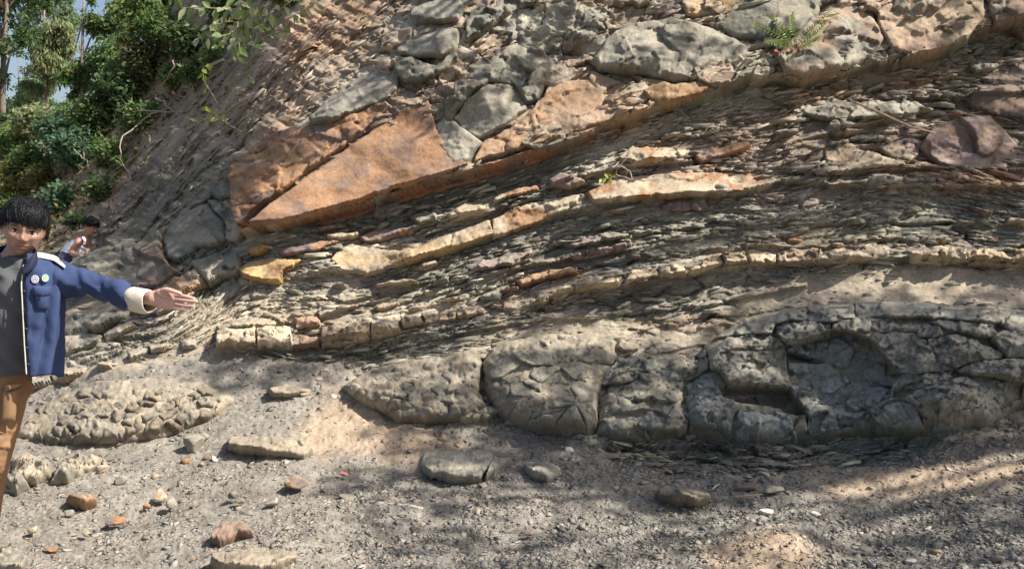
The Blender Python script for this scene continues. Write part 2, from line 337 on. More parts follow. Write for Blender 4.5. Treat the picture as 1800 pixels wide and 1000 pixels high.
# level ground reaching away on every side
q = 400.; V = [(-q, -q, -.4), (q, -q, -.4), (q, 3.0, -.4), (-q, 3.0, -.4), (-q, q, -.4), (q, q, -.4)]
o = obj('valley_floor', V, np.array([[0, 1, 2, 3], [3, 2, 5, 4]]), np.tile(GND * .8, (6, 1)), M_fine); tag(o, kind='structure')
hx = np.linspace(-260, 260, 90); hk = np.linspace(0, 1, 14); HX, HK = np.meshgrid(hx, hk)
HZ = (7 + 5 * fbm(HX / 60, HX * 0, 88, 3) + 4 * fbm(HX / 9, HK * 6, 89, 3)) * np.sin(HK * 1.57) - .5; V = np.stack([HX, 120 + 60 * HK - .001 * HX ** 2, HZ], -1).reshape(-1, 3)
o = obj('hill', V, gridfaces(90, 14)[:, ::-1], np.array([.05, .068, .04]) * (.8 + .5 * vn(V[:, 0] / 5, V[:, 2] / 3, 90))[:, None], M_fine); tag(o, kind='structure')
# ------------------------------------------------------------ rocks standing out of the slope
def low(px, py):
    g = sstep(-14, 14, py - gline(px)); l = .10 * fbm(px / 190, py / 120, 21, 3) * (1 - g) + .035 * fbm(px / 60, py / 35, 22, 3) * (1 - .6 * g)
    return l + massive(px, py) + steps(px, py) * .8
SEED = [100]; MODE = {'h': 1., 'e': .4}
def relief(name, poly, Hh, edge=5, g=2.4, cell=None, crack=None, col=GREY, col2=None, rim=1.2, tx=0., ty=0., prof='slab', parent=None, sdf=None, under=None, k=.5, rough=1., smooth=False, sink=.07, mat=None, lay=.005, loc=None, ledge=.62, grow=0., facet=6, add=None):
    SEED[0] += 7; sd_ = SEED[0]
    Hh = Hh * MODE['h']; edge = max(edge * MODE['e'], 1.3) if prof != 'dome' or MODE['e'] < .5 else edge
    A = np.array(poly, float); x0, y0 = A.min(0) - 3 * g; x1, y1 = A.max(0) + 3 * g
    px, py = np.meshgrid(np.arange(x0, x1 + g, g), np.arange(y0, y1 + g, g))
    if sdf is None and prof != 'dome':       # broken, straight-edged outline
        js = np.random.RandomState(sd_ + 1); pl2 = []
        for i_ in range(len(A)):
            p_, q_ = A[i_], A[(i_ + 1) % len(A)]; e_ = q_ - p_; l_ = np.hypot(*e_) + 1e-6; k_ = max(1, int(l_ / 11)); nr = np.array([-e_[1], e_[0]]) / l_
            for m_ in range(k_): pl2.append(p_ + e_ * (m_ + (js.uniform(-.3, .3) if m_ else 0)) / k_ + nr * js.normal(0, rim * .8))
        poly_ = pl2
    else: poly_ = poly
    sd = sdpoly(px, py, poly_) if sdf is None else sdf(px, py)
    sd = sd + grow
    sd = sd + (rim * 1.6 if (sdf is not None or prof == 'dome') else rim * .4) * fbm(px / 11, py / 8, sd_, 3)
    q = np.clip(sd / edge, 0, 1)
    pf = {'slab': np.sqrt(q * (2 - q)), 'dome': (1 - (1 - q) ** 2) ** .7, 'cut': sstep(0, 1, q * 1.2)}[prof]
    cx, cy = A.mean(0)
    bb = bed(px, py); bi = bb[sd > 0] if (sd > 0).any() else bb; wv = np.clip((bb - bi.min()) / (np.ptp(bi) + 1e-6), 0, 1)
    top = Hh * (1 - ledge * (1 - wv) ** 1.3) + tx * (px - cx) + ty * (py - cy)
    if facet:
        fs = np.random.RandomState(sd_); hx = max((x1 - x0) / 2, 4); hy = max((y1 - y0) / 2, 4); ax_, ay_ = (px - (x0 + x1) / 2) / hx, (py - (y0 + y1) / 2) / hy
        fm = np.ones(px.shape)
        for q_ in range(facet):
            a_ = fs.uniform(0, 2 * np.pi); of = fs.uniform(-.15, .5); fm = np.minimum(fm, 1 - fs.uniform(.35, .95) * (np.cos(a_) * ax_ + np.sin(a_) * ay_ - of))
        top = top * np.clip(fm, .12, 1)
    h = top * pf
    c1 = np.asarray(col, float); c2 = np.asarray(col2 if col2 is not None else c1 * .85, float)
    m = sstep(.35, .75, vn(px / 38, py / 20, sd_ + 9) * .65 + .35 * vn(px / 9, py / 6, sd_ + 10))[..., None]
    C_ = c1 * (1 - m) + c2 * m
    if cell:
        for f_, am in ((1., 1.), (.42, .4)):
            cs = cell[0] * f_; wx = px + cs * .3 * fbm(px / cs, py / cs, sd_ + 4, 2); wy = py + cs * .3 * fbm(px / cs, py / cs, sd_ + 5, 2)
            f1, f2, r1, r2, r3, ox, oy = voro(wx / cs, wy / (cs * (cell[2] if len(cell) > 2 else .65)), sd_ + int(10 * f_))
            h = h + pf * cell[1] * am * ((r1 - .5) + 1.1 * (r2 - .5) * ox + 1.1 * (r3 - .5) * oy)
            C_ = C_ * (1 + .16 * am * (r3 - .5))[..., None]
            if crack and (f_ == 1. or crack[2:]):
                cw = sstep(0, crack[0] * (1 if f_ == 1. else .6), f2 - f1) * 1.
                cut = sstep(.30, .62, vn(px / (cs * 1.5), py / cs, sd_ + 44)); cw = 1 - (1 - cw) * cut
                h = h - (1 - cw) * crack[1] * am
    if lay:
        b = bed(px, py) + 3 * fbm(px / 40, py / 30, sd_ + 20, 2); h = h + lay * pf * (vn(b / 5.5, px / 300, sd_ + 21) - .5 + .6 * (vn(b / 12., px / 300, sd_ + 22) - .5))
        C_ = C_ * (1 + .22 * (vn(b / 7., px / 200, sd_ + 23) - .5))[..., None]
    h = h + pf * rough * (.020 * fbm(px / 26, py / 18, sd_ + 6, 4) + .009 * fbm(px / 7, py / 4.5, sd_ + 7, 2))
    h = np.where(sd > 0, h, -sink * np.clip(-sd / (g * 1.2), 0, 1))
    base = low(px, py) if under is None else under(px, py)
    if add is not None: base = base + add(px, py)
    Pp = surf(px, py) + (base + h)[..., None] * pushdir(px, py, k)
    keep = sd > -2.2 * g; kf = keep[:-1, :-1] & keep[1:, 1:] & keep[1:, :-1] & keep[:-1, 1:]
    inside = (sd > 0); kf &= inside[:-1, :-1] | inside[1:, 1:] | inside[1:, :-1] | inside[:-1, 1:]
    if kf.sum() < 2: return None
    F_ = gridfaces(px.shape[1], px.shape[0], kf)
    V_, F_, C_ = compact(Pp.reshape(-1, 3), F_, C_.reshape(-1, 3))
    return obj(name, V_, F_, C_, mat or M_rock, parent, smooth, loc)
def thing(name, label, cat, x, y, h=0., group=None):
    P_ = surf(np.array([float(x)]), np.array([float(y)]))[0]
    return tag(empty(name, tuple(P_)), label, cat, group)
def T(o, label, cat, group=None): return tag(o, label, cat, group) if o is not None else None
MODE = {'h': .38, 'e': .35}
# --- the great slab and the blocks above it
sl = thing('slab_rock', 'huge smooth orange sandstone slab under the dark cleft, split by a diagonal crack', 'rock slab', 600, 330)
relief('slab_face', [(452,412),(470,395),(492,372),(545,326),(602,284),(662,244),(722,204),(752,182),(764,190),(768,214),(772,238),(795,278),(832,306),(740,334),(640,364),(520,400)], .30, 4, col=ORA * .84 + BRN * .08, col2=np.array([.23,.15,.11]), ty=.0003, parent=sl, rough=.35, lay=.002, facet=0, ledge=.2)
relief('slab_face', [(418,300),(440,268),(470,245),(520,228),(560,225),(640,214),(690,196),(700,205),(655,240),(600,280),(540,320),(486,368),(447,406),(436,410),(428,395)], .32, 4, cell=(46,.07), crack=(.05,.03), col=ORA * .85, col2=np.array([.20,.14,.115]), parent=sl, facet=0, ledge=.2, rough=.5)
relief('slab_bulge', [(702,290),(708,268),(722,254),(745,248),(768,256),(778,275),(776,292),(745,302),(715,302)], .16, 16, prof='dome', col=GREY * .75, col2=GREY * .7, parent=sl, rough=.5, facet=0, ledge=0)
relief('slab_base', [(560,388),(640,366),(740,336),(830,308),(900,286),(985,256),(1065,230),(1072,240),(1000,264),(920,292),(840,320),(740,346),(640,376),(565,396)], .15, 4, col=np.array([.30,.15,.085]), col2=PUR, parent=sl)
relief('slab_rim', [(412,300),(420,296),(430,340),(434,395),(442,412),(434,418),(424,402),(418,350)], .22, 4, col=ORA * .95, col2=ORA * .7, parent=sl)
T(relief('rock_block', [(548,224),(590,178),(640,146),(702,104),(712,118),(708,175),(682,196),(640,214),(592,234),(556,232)], .52, 9, cell=(80,.05), ty=.0022, col=np.array([.235,.215,.17]), col2=SHD * 1.2, lay=.004), 'long grey-green block with smooth lit top on the upper left of the orange slab', 'rock block')
T(relief('rock_block', [(604,250),(660,222),(700,205),(716,176),(760,165),(745,190),(700,228),(650,250),(612,268)], .24, 6, cell=(50,.05), col=PUR * .8, col2=BRN * .8), 'dark purple-brown wedge of rock below the grey-green block, along the diagonal crack', 'rock block')
T(relief('rock_block', [(704,76),(760,64),(806,60),(812,76),(806,106),(786,122),(748,118),(735,118),(708,112)], .42, 6, cell=(60,.07), ty=.002, col=GREY * 1.05, col2=SH), 'pale angular block with flat lit top, second from the top in the broken column', 'rock block')
T(relief('rock_block', [(700,116),(735,120),(752,130),(775,136),(790,124),(806,112),(812,122),(786,150),(752,164),(718,162),(704,145)], .36, 6, cell=(60,.06), col=SH, col2=SHD), 'dark wedge-shaped block under the pale angular block, at the foot of the broken column', 'rock block')
T(relief('rock_block', [(728,26),(770,12),(812,8),(820,36),(812,58),(765,64),(740,58),(726,44)], .44, 6, cell=(60,.07), ty=.002, col=GREY * .9, col2=SHD), 'weathered grey block at the top of the broken column left of the centre', 'rock block')
T(relief('rock_block', [(822,40),(850,26),(900,8),(960,-16),(1000,-22),(960,20),(905,36),(880,54),(846,78),(824,90)], .30, 5, cell=(28,.12), crack=(.1,.04), ty=.001, col=GREY * .85, col2=SHD), 'jagged grey ledge of small blocks right of the broken column, at the upper edge', 'rock block')
T(relief('boulder', [(784,205),(800,165),(830,132),(872,104),(905,94),(952,104),(972,124),(966,150),(946,188),(925,196),(905,165),(862,164),(822,196),(798,226),(786,222)], .40, 14, cell=(44,.10), crack=(.06,.03,1), col=SH * .95, col2=SHD * 1.1, ty=-.0003, lay=.004), 'big broken dark grey boulder with chipped edges above the orange slab', 'boulder')
T(relief('boulder', [(800,222),(822,198),(860,168),(884,164),(908,168),(926,186),(926,202),(900,228),(868,246),(846,256),(826,246)], .60, 5, g=2., cell=(120,.03), ty=-.0026, col=SH * 1.05, col2=GREY * .9, rough=.7, prof='cut'), 'squared grey block with a shaded front face and a lit rim, below the chipped boulder', 'boulder')
T(relief('boulder', [(768,232),(784,222),(806,226),(826,244),(852,262),(838,284),(818,304),(804,308),(778,272)], .46, 9, cell=(60,.05), col=GREY * 1.1, col2=GREY * .8, ty=-.001), 'rounded grey boulder tipping over the right end of the orange slab', 'boulder')
T(relief('slab_rock', [(838,300),(850,262),(898,240),(930,214),(946,192),(972,160),(998,132),(1044,140),(1088,158),(1132,180),(1154,198),(1132,210),(1068,230),(1000,252),(940,270),(866,288)], .26, 5, cell=(80,.06), crack=(.04,.02), ty=.0006, col=ORA * .62 + BUFF * .25, col2=np.array([.30,.22,.15])), 'orange-brown slab right of the grey boulders, shaded on its right half', 'rock slab')
T(relief('boulder', [(1040,122),(1062,88),(1100,60),(1180,48),(1250,68),(1306,96),(1312,118),(1290,130),(1252,146),(1236,162),(1180,166),(1132,152),(1092,146),(1052,138)], .46, 26, cell=(70,.10), crack=(.05,.02,1), lay=.026, col=GREY * .98, col2=SH * .9, prof='dome', ledge=.4), 'broad buff boulder with fine layering, widest of the top row', 'boulder')
T(relief('rock_block', [(1112,150),(1182,166),(1236,162),(1250,150),(1242,176),(1224,186),(1160,202),(1136,188)], .34, 5, cell=(70,.04), col=np.array([.30,.21,.12]), col2=ORA * .7), 'brown underside block beneath the broad buff boulder', 'rock block')
T(relief('boulder', [(1260,62),(1290,22),(1360,-6),(1440,-8),(1436,34),(1404,76),(1340,92),(1288,84)], .50, 24, cell=(90,.07), lay=.016, col=SHD * 1.3, col2=SH, prof='dome'), 'dark green oval boulder behind the fern, with curved layers', 'boulder')
T(relief('boulder', [(1356,122),(1376,96),(1420,50),(1460,22),(1504,22),(1536,56),(1548,84),(1532,106),(1496,128),(1440,146),(1404,154),(1372,146)], .44, 18, cell=(70,.08), crack=(.03,.015), col=GREY * .95, col2=BRN * 1.2, prof='dome'), 'grey-brown boulder with rusty patches right of the fern', 'boulder')
T(relief('slab_rock', [(1532,8),(1560,-14),(1724,-14),(1720,52),(1690,84),(1640,104),(1600,112),(1562,100),(1540,64)], .22, 6, cell=(80,.05), col=BUFF * .75 + ORA * .2, col2=BRN * 1.5, ty=.0008, lay=.006), 'smooth orange-tan slab face at the upper right', 'rock slab')
T(relief('rock_block', [(1570,-14),(1660,-14),(1672,14),(1630,46),(1590,56),(1560,36)], .36, 7, cell=(30,.09), lay=.01, col=BRN * 1.3, col2=SH), 'broken brown ledge on top of the orange-tan slab', 'rock block')
T(relief('rock_block', [(1724,10),(1760,-14),(1850,-14),(1850,80),(1812,84),(1775,58),(1740,60)], .40, 10, cell=(50,.10), crack=(.05,.03), col=GREY * .9, col2=BRN * 1.1), 'grey rounded block at the far upper right edge of the outcrop', 'rock block')
T(relief('slab_rock', [(1190,10),(1215,-14),(1318,-14),(1290,20),(1262,44),(1206,46)], .30, 8, cell=(60,.06), col=OCH * .8, col2=GREY), 'ochre-stained slab left of the dark green oval boulder', 'rock slab')
T(relief('boulder', [(1612,262),(1636,228),(1680,212),(1738,206),(1772,236),(1812,266),(1812,284),(1760,300),(1700,304),(1650,292)], .50, 9, cell=(80,.07), ty=-.0022, col=PUR * 1.4, col2=BRN * .9, prof='cut', lay=.006), 'big brown boulder with a pale purple top jutting out at the right', 'boulder')
T(relief('rock_block', [(1702,170),(1726,156),(1770,150),(1850,152),(1850,204),(1800,212),(1740,202),(1706,188)], .34, 5, cell=(80,.03), ty=-.003, col=BRN * .7, col2=PUR * .8, prof='cut'), 'dark cavity above the big brown boulder, put in as a dark brown block', 'rock block')  # shaded cavity stood in for by a dark-coloured block
T(relief('rock_block', [(1448,262),(1488,254),(1530,268),(1568,284),(1592,292),(1560,298),(1500,304),(1452,310)], .34, 5, cell=(50,.06), ty=-.001, col=BUFF * .9, col2=BRN * 1.2), 'wedge-shaped tan block with a sharp ridge, left of the big brown boulder', 'rock block')
T(relief('rock_block', [(1540,262),(1600,240),(1622,250),(1612,275),(1596,286),(1566,280)], .26, 5, cell=(40,.06), col=PUR * 1.5, col2=BUFF * .7), 'flat pinkish slab wedged between the tan wedge block and the brown boulder', 'rock block')
T(relief('boulder', [(284,420),(304,396),(334,372),(366,358),(378,372),(398,392),(398,420),(390,432),(350,440),(330,466),(296,456)], .34, 14, cell=(70,.08), crack=(.02,.01), col=SH * 1.05, col2=SHD * 1.2), 'large smooth grey-brown boulder left of the orange slab', 'boulder')
T(relief('boulder', [(366,352),(398,356),(424,350),(436,372),(438,410),(420,424),(402,424),(400,392),(382,374)], .38, 6, cell=(34,.12), crack=(.03,.01), col=GREY * 1.1, col2=SHD * 1.2), 'angular light grey boulder touching the left end of the orange slab', 'boulder')
T(relief('rock_block', [(370,342),(388,326),(412,320),(422,336),(420,348),(396,357)], .44, 5, cell=(30,.05), col=SHD * 1.5, col2=SHD), 'small dark block perched on the angular light grey boulder', 'rock block')
MODE = {'h': .75, 'e': .3}
T(relief('boulder', [(182,505),(196,470),(232,440),(262,415),(290,404),(284,440),(300,470),(320,480),(290,500),(250,512),(215,520)], .22, 12, cell=(60,.09), crack=(.02,.012), rough=.7, col=SHD * 1.35, col2=BRN * .8, ledge=.2), 'smooth dark brown-grey rock in the shade just above the outstretched arm', 'boulder')
T(relief('boulder', [(108,600),(112,560),(150,520),(182,505),(215,520),(250,512),(262,520),(235,548),(190,560),(150,590)], .18, 12, cell=(50,.08), crack=(.02,.012), rough=.8, col=SHD * 1.5, col2=BUFF * .6, ledge=.3), 'long grey-brown rock face below the outstretched arm, beside the jacket', 'boulder')
# --- banded ledges
ub = thing('rock_ledge', 'upper orange and tan bed of sandstone running across the middle of the outcrop', 'rock ledge', 980, 360)
for pl, c, c2, hh in [([(1030,342),(1080,320),(1130,312),(1200,307),(1280,304),(1340,306),(1366,322),(1340,338),(1270,346),(1150,354),(1040,362)], BUFF * 1.05, ORA * .8, .18),
 ([(865,388),(905,366),(960,350),(1018,344),(1014,362),(985,378),(920,402),(866,420)], BUFF, ORA * .8, .16),
 ([(582,462),(598,440),(622,431),(664,440),(704,446),(752,432),(800,412),(862,388),(870,414),(830,430),(780,448),(700,472),(645,484),(600,480)], BUFF * 1.05, OCH * .9, .20),
 ([(422,478),(440,460),(478,456),(532,460),(516,474),(500,480),(494,500),(456,496),(430,492)], np.array([.44,.30,.13]), ORA * .8, .16),
 ([(434,440),(462,430),(480,434),(468,444),(444,450)], np.array([.48,.28,.10]), ORA, .14), ([(488,446),(540,434),(580,424),(606,418),(598,430),(560,444),(500,454)], ORA, PUR, .14),
 ([(632,420),(668,400),(700,404),(740,400),(720,412),(668,426),(640,428)], PUR * 1.1, ORA, .12), ([(785,385),(818,362),(860,366),(850,378),(800,390)], BUFF * .8 + PUR * .3, BUFF, .14),
 ([(866,352),(900,334),(944,326),(948,334),(900,350),(870,358)], ORA * .8, BUFF, .13), ([(964,320),(985,306),(1030,324),(1000,334),(970,332)], PUR * 1.3, BUFF, .2)]:
    relief('ledge_block', pl, hh, 4.5, cell=(60,.035), crack=(.03,.01), lay=.014, facet=2, ledge=.3, ty=.0004, col=c, col2=c2, parent=ub)
T(relief('rock_block', [(1082,286),(1110,262),(1150,264),(1184,262),(1216,270),(1196,286),(1150,292),(1120,298)], .24, 6, cell=(40,.06), col=BUFF, col2=ORA * .8), 'rounded tan rock above the dry roots, middle of the outcrop', 'rock block')
T(relief('slab_rock', [(1218,278),(1262,262),(1312,250),(1322,258),(1290,272),(1230,290)], .2, 4, cell=(60,.03), col=ORA * 1., col2=PUR), 'thin orange slab tilting up beside the rounded tan rock', 'rock slab')
mb = thing('rock_ledge', 'lower line of squared cream sandstone blocks crossing the whole outcrop', 'rock ledge', 900, 540)
L1 = [[(384,592),(400,584),(450,580),(452,612),(384,616)], [(453,582),(510,576),(514,612),(454,614)], [(516,560),(560,556),(563,576),(520,578)],
 [(566,582),(590,573),(652,572),(653,600),(610,608),(568,612)], [(654,570),(700,562),(706,588),(655,599)], [(706,560),(740,553),(744,572),(710,579)], [(742,556),(800,549),(802,564),(744,574)], [(802,548),(850,543),(852,556),(804,562)],
 [(968,526),(1000,504),(1008,514),(984,530)], [(1008,500),(1058,496),(1094,499),(1082,512),(1012,518)], [(1097,508),(1110,484),(1150,472),(1157,492),(1122,502)], [(1157,471),(1200,476),(1204,490),(1159,495)],
 [(1206,487),(1238,462),(1264,450),(1270,470),(1240,480)], [(1268,450),(1306,446),(1313,467),(1272,472)], [(1314,451),(1362,451),(1362,468),(1318,470)], [(1366,448),(1400,441),(1442,442),(1428,464),(1370,468)],
 [(1434,466),(1448,448),(1484,436),(1530,428),(1564,432),(1570,456),(1540,460),(1490,464)], [(1592,452),(1640,438),(1692,446),(1692,464),(1650,468),(1600,462)], [(1695,450),(1740,444),(1850,446),(1850,470),(1760,472),(1700,468)],
 [(516,590),(562,584),(564,610),(518,613)], [(862,540),(905,526),(960,520),(966,532),(900,545)]]
for i, pl in enumerate(L1):
    cc = [BUFF * 1.1, BUFF * 1.15, OCH * .4 + BUFF * .6, BUFF * .8 + ORA * .15][i % 4]
    if i in (2, 19): cc = np.array([.30, .19, .13])
    if i in (9, 10, 11, 12, 13, 14): cc = BUFF * .8 + OCH * .3
    relief('ledge_block', pl, .05 if i == 19 else (.21 if i in (0, 1, 3, 4, 5, 9, 10, 11, 13) else .15) + .04 * ((i * 7) % 5) / 4, 3.5, g=2., cell=(24,.07), crack=(.03,.008), ty=.0008, col=cc, col2=cc * .8, rim=1.0, facet=2, ledge=.3, grow=.8, parent=mb)
ll = thing('rock_ledge', 'broken tan ledge of thin blocks stepping down behind the outstretched arm', 'rock ledge', 200, 610)
for pl in [[(224,622),(240,611),(262,608),(262,622),(232,632)], [(264,608),(300,604),(306,610),(288,619),(264,622)], [(316,604),(336,597),(348,602),(346,612),(322,618)], [(170,640),(180,635),(196,636),(196,645),(176,648)],
 [(40,676),(60,664),(88,658),(90,672),(60,684)], [(90,657),(118,645),(146,644),(147,655),(112,670),(92,673)], [(104,608),(120,592),(156,586),(180,590),(176,602),(130,622),(106,628)], [(182,588),(210,572),(234,566),(240,574),(214,588),(184,600)], [(150,570),(190,548),(240,528),(250,538),(220,560),(168,586)],
 [(262,545),(300,515),(330,500),(350,505),(330,525),(280,556)], [(380,575),(430,560),(500,558),(512,570),(440,580),(385,590)]]:
    relief('ledge_block', pl, .16, 4, g=2., cell=(30,.05), crack=(.04,.01), col=BUFF * .85, col2=GREY, parent=ll, ty=.001)
T(relief('rock_block', [(288,514),(300,498),(344,478),(360,484),(364,500),(345,508),(320,524),(296,526)], .26, 5, cell=(30,.08), crack=(.06,.02), lay=.01, col=BUFF * .9 + ORA * .15, col2=ORA * .9), 'striped tan and orange block right behind the open hand', 'rock block')
T(relief('rock_block', [(338,464),(372,452),(420,450),(426,466),(424,480),(392,490),(370,502),(350,484)], .30, 6, cell=(34,.08), crack=(.05,.02), col=GREY, col2=GREY * .75), 'flat grey block with a pale top, up and right of the open hand', 'rock block')
for pl, lb in [([(886,455),(905,440),(935,436),(940,448),(910,462),(888,466)], 'small brown ledge block in the middle of the thin beds'), ([(990,430),(1020,414),(1080,410),(1110,420),(1070,430),(1010,438)], 'long pinkish lens of stone in the grey thin beds'),
 ([(1000,452),(1050,440),(1100,430),(1102,440),(1050,454),(1010,460)], 'narrow grey-green slab under the pinkish lens'), ([(650,378),(668,352),(700,352),(714,366),(700,380),(668,386)], 'cracked grey-green lump just below the orange slab'),
 ([(720,385),(745,372),(768,378),(770,392),(740,400)], 'small grey lump resting on the thin beds below the orange slab'), ([(1390,196),(1436,170),(1500,180),(1600,172),(1640,196),(1560,212),(1450,216)], 'long grey-green slab below the rusty boulder'),
 ([(1440,236),(1462,212),(1500,214),(1502,230),(1470,242)], 'dark lump at the left end of the long grey-green slab'), ([(1700,118),(1730,102),(1764,106),(1750,122),(1712,130)], 'thin layered grey rock near the right edge under the upper slab'),
 ([(1500,320),(1560,304),(1640,306),(1650,318),(1600,326),(1520,330)], 'pale green-grey slab under the tan wedge block'), ([(840,520),(866,508),(884,514),(878,530),(850,530)], 'small pale block above the lower line of cream blocks'),
 ([(820,470),(870,452),(930,448),(935,458),(900,468),(830,480)], 'flat mauve-brown bed left of the small brown ledge block')]:
    cc = PUR * 1.5 if ('pink' in lb or 'brown' in lb) else GREY * .95
    T(relief('rock_block', pl, .17, 5, g=2., cell=(30,.07), crack=(.05,.015), lay=.012, col=cc, col2=SH), lb, 'rock block')
MODE = {'h': 1., 'e': 1.}
# --- loose-looking slabs let into the thin beds
rsl = np.random.RandomState(77); placed = []
while len(placed) < 85:
    x, y = rsl.uniform(440, 1790), rsl.uniform(120, 540)
    b_ = float(bed(np.array(x), np.array(y)))
    if not (12 < b_ < 205) or massive(np.array([x]), np.array([y]))[0] > .01 or any(abs(x - a) < 50 and abs(y - b) < 13 for a, b in placed): continue
    placed.append((x, y)); l_ = np.clip(rsl.lognormal(3.65, .45), 20, 120) / 2; t_ = np.clip(l_ * rsl.uniform(.12, .32), 4, 12); an = float(beddir(np.array(x), np.array(y))) + rsl.normal(0, .07); k_ = rsl.randint(6, 9)
    th = np.sort(rsl.uniform(0, 6.283, k_)); ex = np.sign(np.cos(th)) * np.abs(np.cos(th)) ** .6 * l_ * rsl.uniform(.75, 1.1, k_); ey = np.sign(np.sin(th)) * np.abs(np.sin(th)) ** .7 * t_ * rsl.uniform(.7, 1.2, k_)
    if np.ptp(th) < 4: continue
    pl = [(x + a * math.cos(an) - b * math.sin(an), y + a * math.sin(an) + b * math.cos(an)) for a, b in zip(ex, ey)]
    cc = [SH, GREY, BUFF * .85, BUFF, ORA * .8 + BUFF * .15, PUR * 1.4, SHD * 1.4][rsl.choice(7, p=[.2,.2,.17,.1,.13,.1,.1])] * rsl.uniform(.85, 1.15)
    relief('slab_piece', pl, rsl.uniform(.08, .17), 4, g=1.9, cell=(28,.05), crack=(.04,.01), facet=2, ledge=.45, lay=.012, col=cc, col2=cc * .8 + PUR * .1, parent=cliff)
# --- the big lens and the mounds at the foot
def dents(ds): return lambda px, py: -sum(d_ * sstep(-2, w_, sdpoly(px, py, p_)) for p_, d_, w_ in ds)
def zz(l, s, ox, oy): return [(ox + x / s, oy + y / s) for x, y in l]
def under_dome(poly, Hh, edge, add=None, lg=.45):
    A_ = np.array(poly, float); b_ = bed(A_[:, 0], A_[:, 1]); b0, b1 = b_.min(), b_.max()
    return lambda px, py: low(px, py) + (add(px, py) if add else 0) + Hh * (1 - lg * (1 - np.clip((bed(px, py) - b0) / (b1 - b0), 0, 1)) ** 1.4) * (lambda q: (1 - (1 - q) ** 2) ** .6)(np.clip(sdpoly(px, py, poly) / edge, 0, 1)) - .03
OA = [(1200,690),(1236,610),(1262,588),(1320,557),(1400,541),(1530,534),(1700,540),(1760,548),(1860,560),(1860,690),(1800,716),(1745,746),(1650,768),(1400,776),(1290,778),(1204,772)]
ln = thing('boulder', 'very large grey lens-shaped boulder split into plates, with a dark hollow in its left side', 'boulder', 1500, 775)
dA = dents([([(1378,628),(1400,606),(1466,586),(1500,592),(1533,608),(1553,634),(1580,668),(1571,690),(1572,712),(1533,734),(1500,764),(1420,768),(1405,725),(1382,690)], .10, 4), ([(1258,692),(1384,690),(1404,722),(1414,744),(1396,744),(1340,732),(1290,728),(1268,714)], .28, 5), ([(1376,625),(1384,622),(1450,640),(1440,642),(1384,642)], .12, 4)])
relief('core', OA, .03, 6, ledge=0., facet=0, under=under_dome(OA, .34, 60, dA), g=3., prof='dome', cell=(60,.05), crack=(.04,.02), col=SH * .9, col2=SHD * 1.3, parent=ln)
ua = under_dome(OA, .34, 60, dA)
LC = np.array([.285, .268, .215]); LG = np.array([.225, .23, .205])
